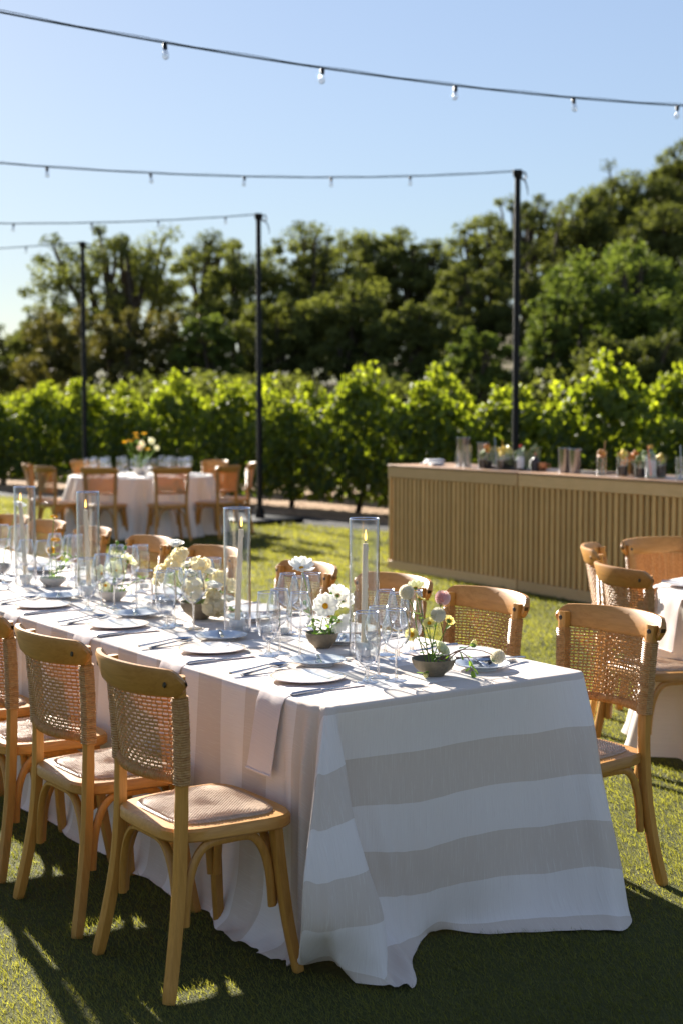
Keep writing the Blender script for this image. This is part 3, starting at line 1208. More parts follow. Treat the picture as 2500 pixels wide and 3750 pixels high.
# right module
bar_tin(2.44, .24, .048, .20, "steel shaker tin, left one of the pair right of the seam")
bar_tin(2.58, .24, .047, .195, "steel shaker tin, right one of the pair right of the seam")
t = thing("bar_mat", onbar(2.62, .42), BRZ, "flat black rubber mat behind the pair of shaker tins", "mat")
MB().rbox((0, 0, .005), (.55, .22, .009), .003).obj("mat", M['black_metal'], t)
ridge = MB().rbox((0, 0, .012), (.5, .008, .004), .001).mesh("ridge", M['black_metal'])
for i in range(6):
    link("ridge", ridge, t, (0, -.08 + .032 * i, 0))
bar_jar(3.01, .16, .040, .19, 'water', .05, "glass of orange garnish with a leaning copper straw", 'copper', 'orange')
bar_jar(3.13, .32, .042, .17, 'orange', .11, "second jar of orange peel behind the straw glass", None, 'orange')
bar_jar(3.22, .20, .045, .18, 'dark_fill', .08, "jar with a large lemon wheel on the right half of the bar", None, 'lemon')
bar_jar(3.34, .34, .052, .17, 'herb', .13, "tall jar of green herbs beside the lemon wheel jar", None, 'herb')
bar_jar(3.43, .20, .048, .13, 'dark_fill', .07, "low jar of dark fruit with herbs beside the white bottle", None, 'herb')
bar_bottle(3.55, .20, .043, .265, 'amber', "white labelled bottle with a yellow cap on the bar's right half")
bar_jar(3.64, .12, .044, .16, 'water', .06, "cut glass tumbler with a red topped straw by the white bottle", 'red', None, "tumbler")
for i, k in enumerate((3.74, 3.80)):
    t = thing("jigger", onbar(k, .34), 0, ("small steel jigger next to the red straw tumbler", "small steel jigger next to the right mixing glass")[i], "jigger")
    MB().lathe([(.018, 0), (.006, .032), (.02, .07), (.018, .07), (.004, .034), (.016, .001)], 14).obj("cup", M['steel'], t)
    MB().lathe([(.0075, .029), (.0085, .032), (.0075, .035)], 12).obj("waist", M['steel'], t)
bar_jar(3.94, .16, .047, .17, 'water', .05, "cut crystal mixing glass with a thin bar spoon at the bar's right", 'steel', None, "mixing_glass")

# ------------------------------------------------------------------ striped cloth on the long table
def long_cloth():
    AR = [0, .165, .315, .465, .615, .74, .83]
    ZH = [TOP - .006, .60, .45, .305, .16, .045, .008]

    def side(s, t0, zz=None, da=0.0):
        """columns of the near side drop: t per row"""
        return [(s + da * a, t0[i], (zz or ZH)[i]) for i, a in enumerate(AR)]
    cols, cs = [], []

    def add(pts, s_attr):
        cols.append(pts)
        cs.append(s_attr)
    # near side, from the far end to the corner
    svals = [7.0, 6.4, 5.8, 5.2, 4.6, 4.0, 3.5, 3.0, 2.6, 2.3, 2.05, 1.8, 1.6, 1.42, 1.26, 1.10, .96, .84, .72, .60]
    for i, s in enumerate(svals):
        w = .012 * math.sin(i * 2.4) + .006 * math.sin(i * 5.1)
        t = [-.004, -.012 + w * .2, -.018 + w * .5, -.026 + w * .8, -.034 + w, -.05 + w * 1.1, -.075 + w * 1.3]
        add(side(s, t), [s] * 7)
    add(side(.48, [-.004, -.016, -.022, -.028, -.038, -.070, -.105], [TOP - .006, .60, .45, .305, .16, .05, .010]), [.48] * 7)
    add(side(.38, [-.004, -.012, -.016, -.020, -.030, -.070, -.120], [TOP - .006, .60, .45, .305, .15, .030, .012]), [.38] * 7)
    add(side(.29, [-.004, -.020, -.026, -.030, -.034, -.065, -.130], [TOP - .006, .60, .45, .305, .15, .055, .016]), [.29] * 7)
    add(side(.21, [-.004, -.010, -.010, -.010, -.020, -.050, -.120], [TOP - .006, .60, .45, .305, .15, .050, .016]), [.21] * 7)
    add(side(.145, [-.004, -.026, -.030, -.030, -.034, -.050, -.125], [TOP - .006, .60, .45, .305, .15, .055, .02]), [.14] * 7)
    # two hanging folds beside the corner
    add(side(.105, [-.004, -.012, -.008, -.004, -.006, -.02, -.09]), [.105] * 7)
    add(side(.065, [-.002, -.036, -.046, -.050, -.052, -.06, -.10]), [.07] * 7)
    add(side(.040, [.004, -.004, .004, .010, .010, .0, -.05]), [.03] * 7)
    e3 = [(.030, .004, ZH[0]), (.004, -.030, .60), (.000, -.048, .45), (-.006, -.060, .305), (.0, -.060, .16), (.04, -.055, .05), (.12, -.055, .014)]
    add(e3, [.005, -.03, -.09, -.20, -.33, -.45, -.55])
    e2 = [(.012, .006, ZH[0]), (-.044, -.058, .60), (-.082, -.108, .455), (-.112, -.150, .315), (-.105, -.152, .175), (-.045, -.118, .065), (.03, -.055, .012)]
    add(e2, [.0, -.150, -.295, -.452, -.60, -.70, -.78])
    e15 = [(.008, .009, ZH[0]), (-.049, -.036, .602), (-.092, -.075, .458), (-.130, -.108, .320), (-.142, -.108, .185), (-.085, -.060, .105), (-.055, -.008, .040)]
    add(e15, [.0, -.152, -.300, -.453, -.60, -.71, -.79])
    e1 = [(.004, .012, ZH[0]), (-.052, -.012, .605), (-.098, -.040, .462), (-.142, -.062, .325), (-.165, -.060, .195), (-.130, -.035, .085), (-.118, -.014, .010)]
    add(e1, [.0, -.155, -.305, -.455, -.60, -.72, -.80])
    er = [(-.004, .026, ZH[0]), (-.036, .044, .610), (-.094, .034, .467), (-.142, .050, .328), (-.168, .082, .195), (-.203, .066, .085), (-.218, .046, .008)]
    add(er, [.0, -.160, -.312, -.460, -.60, -.70, -.79])
    vv = [(.002, .048, ZH[0]), (.012, .052, .60), (.004, .052, .45), (-.006, .080, .305), (-.02, .12, .16), (-.09, .125, .05), (-.245, .080, .006)]
    add(vv, [.0, -.165, -.325, -.50, -.65, -.77, -.83])
    p0 = [(.0, .085, ZH[0]), (.020, .098, .60), (.012, .115, .45), (.006, .150, .305), (.006, .195, .16), (-.06, .195, .045), (-.262, .118, .005)]
    add(p0, [.0, -.165, -.325, -.482, -.635, -.765, -.83])
    add([(.0, .17, ZH[0]), (.014, .18, .60), (.008, .20, .45), (.004, .235, .305), (.012, .265, .16), (-.015, .270, .045), (-.100, .250, .005)], [-a for a in [0, .165, .32, .472, .625, .755, .83]])
    add([(.0, .27, ZH[0]), (.012, .28, .60), (.008, .29, .45), (.004, .31, .305), (.012, .335, .16), (.005, .350, .045), (.020, .385, .006)], [-a for a in AR])
    add([(.0, .38, ZH[0]), (.010, .39, .60), (.004, .40, .45), (-.002, .41, .305), (.006, .42, .16), (.018, .43, .06), (.035, .445, .010)], [-a for a in AR])
    add([(.0, .52, ZH[0]), (.008, .52, .60), (.000, .52, .45), (-.010, .52, .305), (-.010, .52, .16), (.0, .525, .04), (-.035, .53, .004)], [-a for a in AR])
    add([(.0, .66, ZH[0]), (-.004, .66, .60), (-.012, .66, .45), (-.026, .66, .305), (-.034, .655, .16), (-.05, .655, .045), (-.10, .65, .006)], [-a for a in AR])
    add([(.0, .79, ZH[0]), (-.012, .79, .60), (-.024, .79, .45), (-.044, .785, .305), (-.062, .78, .16), (-.10, .775, .05), (-.165, .77, .006)], [-a for a in [0, .158, .306, .456, .606, .735, .83]])
    add([(.0, .91, ZH[0]), (-.034, .895, .60), (-.064, .885, .45), (-.096, .88, .31), (-.126, .875, .17), (-.165, .865, .055), (-.225, .86, .006)], [-a for a in AR])
    add([(.002, 1.0, ZH[0]), (-.068, .968, .60), (-.110, .948, .452), (-.152, .944, .312), (-.186, .948, .170), (-.225, .935, .055), (-.275, .915, .006)], [-a for a in AR])
    # the other corner: the fold is laid back along the far side
    add([(.018, 1.024, ZH[0]), (-.055, 1.005, .60), (-.09, 1.0, .45), (-.125, 1.01, .31), (-.155, 1.025, .17), (-.18, 1.03, .05), (-.20, 1.03, .006)], [-.01 - a * .9 for a in AR])
    add([(.05, 1.034, ZH[0]), (.02, 1.045, .60), (.0, 1.055, .45), (-.02, 1.065, .31), (-.03, 1.07, .17), (-.03, 1.075, .05), (-.02, 1.08, .006)], [.02 - a * .5 for a in AR])
    for i, s in enumerate([.2, .5, .9, 1.3, 1.8, 2.4, 3.0, 3.8, 4.6, 5.4, 6.2, 7.0]):
        w = .02 * math.sin(i * 2.9)
        add([(s, 1.034, ZH[0]), (s, 1.03, .60), (s, 1.015 + w * .3, .45), (s, 1.0 + w * .6, .31), (s, 1.0 + w, .17), (s, 1.01 + w, .05), (s, 1.03 + w, .006)], [s] * 7)
    nc = len(cols)
    sub = 6
    # down the columns, then around
    dense = [cr(np.array([(*p, a) for p, a in zip(c, q)]), 5) for c, q in zip(cols, cs)]
    nr = len(dense[0])
    D = np.array(dense)                                  # nc, nr, 4
    R_ = np.stack([cr(D[:, j], sub) for j in range(nr)], 1)   # around, nr, 4
    na = len(R_)
    # fine wrinkles
    arc = np.arange(na)[:, None] / sub
    lv_ = np.linspace(0, 1, nr)[None]
    amp = .0030 * np.clip(lv_ * 2, 0, 1)
    wr = amp * (np.sin(arc * 3.1 + lv_ * 2.2) + .7 * np.sin(arc * 7.3 - lv_ * 3.1))
    R_[..., 1] -= wr * (R_[..., 0] > .1)
    R_[..., 0] -= wr * (R_[..., 0] <= .1)
    front = np.clip((.05 - R_[..., 0]) / .05, 0, 1) * np.clip((R_[..., 1] - .12) / .15, 0, 1)
    tq = R_[..., 1]
    R_[..., 0] -= front * lv_ * (.010 * np.sin(7.0 * tq + 1.6 * lv_ + .6) + .005 * np.sin(15.5 * tq - 2.4 * lv_))
    R_[..., 2] += front * np.sin(lv_ * math.pi) * (.010 * np.sin(6.2 * tq + 2.2 + lv_) + .004 * np.sin(14 * tq))
    low = np.clip((.10 - R_[..., 2]) / .10, 0, 1) * np.clip((.62 - R_[..., 0]) / .2, 0, 1) * np.clip((.30 - tq) / .1, 0, 1)
    cr1 = np.sin(arc * 2.3 + lv_ * 9) + .6 * np.sin(arc * 5.1 - lv_ * 14)
    R_[..., 2] += low * .011 * np.abs(cr1)
    R_[..., 1] -= low * .010 * cr1
    hemw = .006 * np.sin(arc[:, 0] * 1.7) + .005 * np.sin(arc[:, 0] * 2.9)
    R_[:, -1, 2] += .5 * np.abs(hemw)
    # rounded edge: two rings onto the table top
    e0 = R_[:, 0].copy()
    inner = e0.copy()
    inner[:, 0] = np.clip(e0[:, 0], .020, 6.98)
    inner[:, 1] = np.clip(e0[:, 1], .016, TW - .016)
    inner[:, 2] = TOP
    midr = (inner + e0) / 2
    midr[:, 2] = TOP - .0008
    for q in (inner, midr):
        q[:, 3] = np.where(e0[:, 0] < .035, q[:, 0] - .01, q[:, 0])
    R_ = np.concatenate([inner[:, None], midr[:, None], R_], 1)
    nr += 2
    P = np.zeros((na, nr, 3))
    P[..., 0] = A0[0] + UD[0] * R_[..., 0] + VD[0] * R_[..., 1]
    P[..., 1] = A0[1] + UD[1] * R_[..., 0] + VD[1] * R_[..., 1]
    P[..., 2] = R_[..., 2]
    HEM.append(P[:, -1, :2])
    idx = np.arange(na * nr).reshape(na, nr)
    F = np.stack([idx[:-1, :-1], idx[1:, :-1], idx[1:, 1:], idx[:-1, 1:]], -1).reshape(-1, 4)
    tt = R_[..., 1] + 0.0
    sidemask = (R_[..., 0] > .05)
    tt = np.where(sidemask, R_[..., 1] - (TOP - R_[..., 2]) * np.where(R_[..., 1] < .5, 1, -1), tt)
    # top sheet
    gs, gt = np.linspace(.0185, 6.98, 120), np.linspace(.0155, TW - .0155, 24)
    GS, GT = np.meshgrid(gs, gt, indexing='ij')
    zt = TOP + .0012 * np.sin(GS * 6 + GT * 3) * np.sin(GT * math.pi / TW) * (GS < 6.9)
    zt = np.where((GT < .03) | (GT > TW - .03) | (GS < .03), TOP - .0003, zt)
    V2 = np.stack([A0[0] + UD[0] * GS + VD[0] * GT, A0[1] + UD[1] * GS + VD[1] * GT, zt], -1).reshape(-1, 3)
    n0 = na * nr
    i2 = n0 + np.arange(GS.size).reshape(GS.shape)
    F2 = np.stack([i2[:-1, :-1], i2[:-1, 1:], i2[1:, 1:], i2[1:, :-1]], -1).reshape(-1, 4)
    V = np.concatenate([P.reshape(-1, 3), V2])
    sa = np.concatenate([R_[..., 3].ravel(), GS.ravel()])
    ta = np.concatenate([tt.ravel(), GT.ravel()])
    me = np_mesh("tablecloth", V, np.concatenate([F, F2]), M['stripe'], {'cloth_s': sa, 'cloth_t': ta}, True)
    o = link("tablecloth", me)
    return tag(o, "long linen tablecloth with wide taupe and white stripes, puddled on the grass", "tablecloth")


long_cloth()


# ------------------------------------------------------------------ rattan chair
def chair_parts():
    root = thing("rattan_chair", (0, 0, 0))

    def post(y):
        sgn = 1 if y > 0 else -1
        ctrl = [(-.222, .226, 0), (-.196, .209, .13), (-.172, .195, .29), (-.161, .189, .45), (-.158, .191, .60), (-.163, .199, .75), (-.174, .207, .897)]
        return [(a, b * sgn, c) for a, b, c in cr(ctrl, 4)]
    rear = []
    for sg in (1, -1):
        p = post(sg)
        rad = [.0185 if q[2] < .55 else .0175 for q in p]
        rad[0] = .0165
        m = MB().tube(p, rad, 10, (1.0, 1.02), up=(1, 0, 0), sq=True)
        m.obj("rear_leg", M['leg_wood'], root)
        rear.append(p)
    for sg in (1, -1):
        p = cr([(.150, .178 * sg, .435), (.160, .190 * sg, .30), (.176, .207 * sg, .14), (.196, .230 * sg, 0)], 4)
        MB().tube(p, np.linspace(.0195, .0165, len(p)), 10, up=(1, 0, 0), sq=True).obj("front_leg", M['leg_wood'], root)

    # seat outline: a rounded trapezoid
    def outline(k, n=48):
        pts = []
        for i in range(n):
            a = 2 * math.pi * i / n
            c, s = math.cos(a), math.sin(a)
            e = .42
            x = math.copysign(abs(c) ** e, c)
            y = math.copysign(abs(s) ** e, s)
            wy = .232 - .032 * (1 - x) / 2
            pts.append((x * (.205 - k) + .012, y * (wy - k)))
        return pts
    o0, o1 = outline(0), outline(.006)
    rows = []
    for ol, z in ((o1, .424), (o0, .430), (o0, .454), (o1, .462), (outline(.044), .4635), (outline(.046), .450)):
        rows.append([(x, y, z) for x, y in ol])
    m = MB().grid(rows, True)
    m.add([(x, y, .424) for x, y in o1], [tuple(range(len(o1) - 1, -1, -1))])
    m.obj("seat_frame", M['seat_wood'], root)
    rows = []
    for k, z in ((.043, .458), (.043, .466), (.047, .470), (.06, .473), (.10, .475), (.16, .475), (.2, .474)):
        rows.append([(x, y, z) for x, y in outline(k)])
    m = MB().grid(rows, True)
    m.f.append(tuple(range(6 * 48, 7 * 48)))
    # raised over-and-under strands of the woven seat
    ps = outline(.046)
    per = np.array(ps)
    rs = random.Random(9)

    def inside(x, y):
        c_ = False
        for k in range(len(ps)):
            (x1, y1), (x2, y2) = ps[k], ps[k - 1]
            if (y1 > y) != (y2 > y) and x < (x2 - x1) * (y - y1) / (y2 - y1) + x1:
                c_ = not c_
        return c_
    st, sp = .0112, .0056
    for b in range(-36, 37):
        for a in range(-20, 21):
            x = .012 + (a + (b % 2) * .5) * st + rs.uniform(-.0004, .0004)
            y = b * sp + rs.uniform(-.0003, .0003)
            if not inside(x, y):
                continue
            d = math.hypot((x - .012) / .16, y / .19)
            z = .4746 - .004 * max(0, d - .70) ** 1.2 * 2.2
            L, wv, h = st * .47, sp * .43, .0013 + rs.uniform(-.0003, .0005)
            q = [(x + u, y + v_, z + w_) for u, v_, w_ in
                 ((-L, 0, -.0008), (0, -wv, -.0004), (L, 0, -.0008), (0, wv, -.0004), (-L * .45, 0, h), (L * .45, 0, h))]
            m.add(q, [(0, 1, 4), (1, 5, 4), (1, 2, 5), (2, 3, 5), (3, 4, 5), (3, 0, 4)])
    m.obj("seat_pad", M['cane'], root)

    # bentwood hoops between neighbouring legs
    def hoop(a, b, zl=.19, zt=.412):
        a, b = Vector(a), Vector(b)
        pts = []
        for q, z in ((.0, zl), (.025, zl + .085), (.075, zl + .150), (.16, zl + .198), (.28, zt), (.5, zt + .003), (.72, zt), (.84, zl + .198), (.925, zl + .150), (.975, zl + .085), (1.0, zl)):
            p = a.lerp(b, q)
            pts.append((p.x, p.y, z))
        MB().tube(cr(pts, 3), .0125, 8, (.85, 1.1)).obj("brace_hoop", M['leg_wood'], root)
    hoop((-.164, .172, 0), (-.164, -.172, 0))
    hoop((.152, .165, 0), (.152, -.165, 0))
    for sg in (1, -1):
        hoop((-.150, .188 * sg, 0), (.140, .178 * sg, 0))

    # curved top rail outside the posts
    def railx(y):
        return -.256 + .080 * (abs(y) / .25) ** 2.2

    def ztop(y):
        q = abs(y) / .252
        return .925 - .006 * q * q - (.034 * max(0, (q - .86) / .14) ** 2)

    def zbot(y):
        q = abs(y) / .252
        return .838 + .006 * q * q + (.034 * max(0, (q - .86) / .14) ** 2)
    rows = []
    ys = [-.252, -.249, -.243, -.234, -.222, -.20, -.17, -.13, -.085, -.04, 0, .04, .085, .13, .17, .20, .222, .234, .243, .249, .252]
    for y in ys:
        x = railx(y)
        dxy = (railx(y + .002) - railx(y - .002)) / .004
        nv = Vector((1, -dxy, 0)).normalized()
        zt, zb = ztop(y), zbot(y)
        h = .0125
        if abs(y) > .25:
            h = .007
        sec = []
        for u, z in ((-1, zb + .010), (-.55, zb), (.55, zb), (1, zb + .010), (1, (zt + zb) / 2), (1, zt - .010), (.55, zt), (-.55, zt), (-1, zt - .010), (-1, (zt + zb) / 2)):
            lean = (z - .88) * -.28
            q = Vector((x + lean, y, z)) + nv * (u * h)
            sec.append(q)
        rows.append(sec)
    m = MB().grid(rows, True)
    m.f.append(tuple(range(9, -1, -1)))
    nlast = (len(rows) - 1) * 10
    m.f.append(tuple(range(nlast, nlast + 10)))
    m.obj("top_rail", M['rail_wood'], root)
    for sg in (1, -1):
        y = .207 * sg
        mm = Matrix.Rotation(R(90), 3, 'Y') @ Matrix.Rotation(R(10) * sg, 3, 'X')
        MB().lathe([(0, .004), (.0075, .003), (.009, 0)], 10, (railx(y) - .0135, y, .878), Matrix.Rotation(R(-90), 3, 'Y')).obj("screw", M['screw'], root)
        MB().lathe([(0, .004), (.0075, .003), (.009, 0)], 10, (-.156, y, .876), Matrix.Rotation(R(90), 3, 'Y')).obj("screw", M['screw'], root)

    # woven panel: curved like the rail, hung between rail, posts and lower rail
    ZT, ZB = .842, .612

    def surf(u, v):
        """u -1..1 across, v 0 bottom..1 top"""
        z = ZB + (ZT - ZB) * v
        half = .180 + .012 * v
        y = u * half
        xp = -.158 - .013 * v
        xc = xp - (.050 + .026 * v) * (1 - abs(u) ** 2.1)
        return Vector((xc, y, z))
    mb = MB()
    nu, nv = 25, 21

    def strand(pts, w, t, updir):
        P = pts
        k = len(P)
        V, F = [], []
        for i in range(k):
            tg = (P[min(i + 1, k - 1)] - P[max(i - 1, 0)]).normalized()
            side = tg.cross(Vector((1, 0, 0))).normalized()
            nrm = side.cross(tg)
            for a, b in ((-w, 0), (0, t), (w, 0), (0, -t)):
                V.append(P[i] + side * a + nrm * b)
        for i in range(k - 1):
            for j in range(4):
                F.append((i * 4 + j, i * 4 + (j + 1) % 4, i * 4 + 4 + (j + 1) % 4, i * 4 + 4 + j))
        mb.add(V, F)
    rr = random.Random(3)
    for i in range(nu):
        u = -1 + 2 * (i + .5) / nu + rr.uniform(-.005, .005)
        pts = []
        for j in range(nv + 1):
            v = j / nv
            p = surf(u + rr.uniform(-.004, .004), v)
            p.x += .0022 * (1 if (i + j) % 2 else -1)
            pts.append(p)
        strand(pts, .0038, .0017, 0)
    for j in range(nv):
        v = (j + .5) / nv
        for dv in (0,):
            pts = []
            for i in range(nu + 1):
                u = -1 + 2 * i / nu
                p = surf(u, min(1, v + dv / nv + rr.uniform(-.003, .003)))
                p.x += .0022 * (-1 if (i + j) % 2 else 1)
                pts.append(p)
            strand(pts, .0034, .0017, 0)
    mb.obj("woven_panel", M['rattan'], root)
    # wrapped posts and lower rail
    for p in rear:
        pp = [Vector(q) for q in p if .575 < q[2] < .86]
        pts, rad = [], []
        z = .592
        k = 0
        while z < .842:
            for q0, q1 in zip(p[:-1], p[1:]):
                if q0[2] <= z <= q1[2]:
                    f = (z - q0[2]) / (q1[2] - q0[2])
                    pts.append(Vector(q0).lerp(Vector(q1), f))
                    break
            rad.append((.0212, .0238)[k % 2] + rr.uniform(-.0006, .0006))
            z += .0036
            k += 1
        MB().tube(pts, rad, 10, up=(1, 0, 0), sq=True).obj("post_wrap", M['rattan'], root)
    pts, rad = [], []
    for k in range(96):
        u = -1 + 2 * k / 95
        p = surf(u, 0)
        p.z -= .006
        pts.append(p)
        rad.append((.0135, .0165)[k % 2] + rr.uniform(-.0007, .0007))
    MB().tube(pts, rad, 8).obj("lower_rail_wrap", M['rattan'], root)
    return root


CHAIR = chair_parts()
CHAIR['category'] = "chair"
_used = [False]


def chair(x, y, rz, label, group):
    if not _used[0]:
        _used[0] = True
        CHAIR.location = (x, y, 0)
        CHAIR.rotation_euler = (0, 0, rz)
        tag(CHAIR, label, "chair", group)
        return CHAIR
    return dup(CHAIR, (x, y, 0), rz, label, group)


G1, G2 = "rattan chairs along the near long side of the striped table", "rattan chairs along the far long side of the striped table"
for i, (s, t, da, lab) in enumerate([
        (.262, -.268, 0, "woven back rattan chair pulled up closest to the striped cloth's puddled corner"),
        (.868, -.272, 1, "second rattan chair along the near side, counting from the puddled cloth corner"),
        (1.492, -.262, -1, "third rattan chair along the near side, cut by the picture's edge"),
        (2.11, -.265, 0, "fourth rattan chair along the near side, past the one the picture's edge cuts")]):
    p = T(s, t, 0)
    chair(p.x, p.y, RZ + R(da), lab, G1)
for i, (s, t, da, lab) in enumerate([
        (.19, 1.135, 2, "rattan chair at the cloth's far corner with its seat showing beside the stripes"),
        (.86, 1.13, -1, "rattan chair behind the pink dahlia, second on the far side"),
        (1.45, 1.13, 2, "rattan chair seen through the tall glass cylinder beside the white cosmos"),
        (2.08, 1.10, -2, "rattan chair right behind the tallest white cosmos flower"),
        (2.97, 1.13, 2, "rattan chair with its rail end showing inside the cream arrangement's glass cylinder"),
        (3.69, 1.13, 0, "rattan chair peeping out above the cream flower arrangement's left side"),
        (4.45, 1.14, -2, "rattan chair seen through the glass cylinder left of the pale poppies"),
        (5.08, 1.13, 1, "rattan chair just right of the cylinder at the picture's left edge"),
        (5.66, 1.13, 0, "rattan chair farthest along the far side, at the picture's left edge")]):
    p = T(s, t, 0)
    chair(p.x, p.y, RZ + math.pi + R(da), lab, G2)


# ------------------------------------------------------------------ round tables
def round_cloth(cx, cy, r, nf, seed, label, flare=.12, lobes=()):
    rng = np.random.default_rng(seed)
    n = 192
    th = np.linspace(0, 2 * math.pi, n, endpoint=False)
    ph = rng.uniform(0, 6.28, 4)
    fold = (np.cos(nf * th + ph[0] + .7 * np.sin(2 * th + ph[1])) + .45 * np.cos((nf * 2 - 3) * th + ph[2]))
    fold = np.sign(fold) * np.abs(fold) ** .8
    extra = np.zeros(n)
    for a, wd, am in lobes:
        dd = (np.degrees(th) - a + 180) % 360 - 180
        extra += am * np.exp(-(dd / wd) ** 2)
    rows = [[(cx, cy, TOP)] * n]
    srow, trow = [np.zeros(n)], [np.zeros(n)]
    lev = [(.4, TOP, 0, 0), (.8, TOP, 0, 0), (.985, TOP, 0, 0), (.997, TOP - .004, 0, 0), (1.0, TOP - .014, 0, 0)]
    for a in (.08, .18, .30, .44, .58, .70):
        lev.append((1.0, TOP - a, flare * (a / .75) ** 1.2, (.085 if r < .9 else .12) * (a / .75) ** .9))
    lev.append((1.0, .012, flare * 1.15, .085))
    for k, (f, z, fl, am) in enumerate(lev):
        rr = r * f + fl + am * fold * (1 - .8 * np.clip(np.abs(extra) * 20, 0, 1)) + extra * (max(0, TOP - z) / TOP) ** 1.1
        rows.append([(cx + q * math.cos(t), cy + q * math.sin(t), z + (.01 * abs(math.sin(t * 9 + ph[3])) if k == len(lev) - 1 else 0)) for q, t in zip(rr, th)])
        srow.append(th * r)
        trow.append(np.full(n, r * f + (TOP - z)))
    V = np.array(rows).reshape(-1, 3)
    nr = len(rows)
    i = np.arange(nr * n).reshape(nr, n)
    j = np.roll(i, -1, 1)
    F = np.stack([i[:-1], i[1:], j[1:], j[:-1]], -1).reshape(-1, 4)
    # the fan in the middle collapses to triangles: use its own faces
    F = F[n:]
    me = np_mesh("tablecloth", V[n:], F - n, M['linen'], {'cloth_s': np.concatenate(srow[1:]), 'cloth_t': np.concatenate(trow[1:])}, True)
    o = link("tablecloth", me)
    MB().lathe([(r * .405, TOP - .0008), (0, TOP - .0008)], 48, (cx, cy, 0)).obj("middle_panel", M['linen'], o)
    return tag(o, label, "tablecloth")


CB = (-2.6, 18.87)
round_cloth(*CB, .93, 15, 5, "white cloth on the round table out on the lawn before the vines", .10)
CRt = (2.27, 6.82)
round_cloth(*CRt, .765, 11, 8, "pale cloth on the round table at the picture's right edge", .05, [(188, 8, .13), (174, 6, -.05), (160, 8, .10), (206, 7, -.03)])
HEM.append(np.array([(CRt[0] + .80 * math.cos(a), CRt[1] + .80 * math.sin(a)) for a in np.linspace(0, 6.28, 40)]))
grass()
GB = "rattan chairs around the round table by the vines"
for a, d, lab in [(-67, 1.22, "rattan chair with its back square to us, in front of the distant round table"),
                  (-33, 1.24, "rattan chair at the front right of the distant round table"),
                  (-103, 1.22, "rattan chair at the front left centre of the distant round table"),
                  (-139, 1.22, "rattan chair turned sideways at the distant round table's left"),
                  (-174, 1.25, "rattan chair half hidden at the distant round table's left end"),
                  (130, 1.22, "rattan chair behind the distant round table, left of its flowers"),
                  (52, 1.22, "rattan chair behind the distant round table, right of its flowers"),
                  (6, 1.22, "rattan chair at the distant round table's right end by the pole")]:
    chair(CB[0] + d * math.cos(R(a)), CB[1] + d * math.sin(R(a)), R(a) + math.pi, lab, GB)
GR = "rattan chairs around the round table at the picture's edge"
for x, y, h, lab in [(1.44, 6.53, 17, "rattan chair with its curved back to us at the edge table, seat under its cloth"),
                     (1.50, 7.38, -12, "rattan chair turned side-on at the edge table, just left of the curved back"),
                     (1.80, 7.66, -62, "rattan chair showing its woven front before the slatted bar")]:
    chair(x, y, R(h), lab, GR)


# ------------------------------------------------------------------ tableware prototypes
def plate_mat():
    m = MT("patterned_plate")
    tc = m.n("ShaderNodeTexCoord")
    sp = m.n("ShaderNodeSeparateXYZ")
    m.l(tc.outputs['Object'], sp.inputs[0])
    x, y = sp.outputs[0], sp.outputs[1]
    r = m.math('POWER', m.math('ADD', m.math('MULTIPLY', x, x), m.math('MULTIPLY', y, y)), .5)
    a = m.math('ARCTAN2', y, x)
    sec = m.math('FRACT', m.math('MULTIPLY', m.math('ADD', a, 3.3), 9 / 6.2832))
    panel = m.math('GREATER_THAN', .36, sec)
    half = m.math('MULTIPLY', m.math('GREATER_THAN', sec, .60), m.math('GREATER_THAN', .80, sec))
    zone = m.math('MULTIPLY', m.math('GREATER_THAN', r, .074), m.math('GREATER_THAN', .112, r))
    hatch = m.math('GREATER_THAN', m.math('SINE', m.math('ADD', m.math('MULTIPLY', r, 1500.0), m.math('MULTIPLY', a, 60.0))), -.1)
    f = m.noise(m.coord('Object'), 120, 3)
    fig = m.math('MULTIPLY', half, m.math('GREATER_THAN', f, .56))
    c = m.mix(m.math('MULTIPLY', m.math('MULTIPLY', zone, panel), m.math('ADD', .20, m.math('MULTIPLY', hatch, .35))), (.82, .81, .80), (.52, .36, .20))
    c = m.mix(m.math('MULTIPLY', m.math('MULTIPLY', zone, fig), .7), c, (.42, .36, .36))
    ring = m.math('MULTIPLY', m.math('GREATER_THAN', r, .112), m.math('GREATER_THAN', .1185, r))
    ring2 = m.math('MULTIPLY', m.math('GREATER_THAN', r, .0715), m.math('GREATER_THAN', .074, r))
    c = m.mix(m.math('ADD', ring, ring2), c, (.72, .55, .38))
    c = m.mix(m.math('GREATER_THAN', r, .1205), c, (.80, .62, .60))
    m.base(c, .18, .5)
    return m.m


M['plate'] = plate_mat()
HID = (0, 0, -50)


def proto(name):
    return thing(name, HID)


PR = {}
p = PR['plate'] = proto("dinner_plate")
MB().lathe([(0, .002), (.062, .002), (.066, 0), (.070, .003), (.095, .006), (.121, .0100), (.1225, .0110), (.121, .0125), (.095, .0090), (.074, .0070), (.064, .0065), (0, .0065)], 56).obj("well", M['plate'], p)
MB().lathe([(.064, .0005), (.070, .0005), (.070, .0035), (.064, .0035)], 40).obj("foot_ring", M['porcelain'], p)
p = PR['bread'] = proto("bread_plate")
MB().lathe([(0, .003), (.050, .003), (.056, .006), (.080, .0165), (.094, .0185), (.0955, .0200), (.094, .0215), (.079, .0195), (.056, .0095), (.050, .007), (0, .0065)], 48).obj("well", M['grey_porcelain'], p)
MB().lathe([(.046, 0), (.053, 0), (.054, .006), (.047, .006)], 40).obj("foot_ring", M['grey_porcelain'], p)


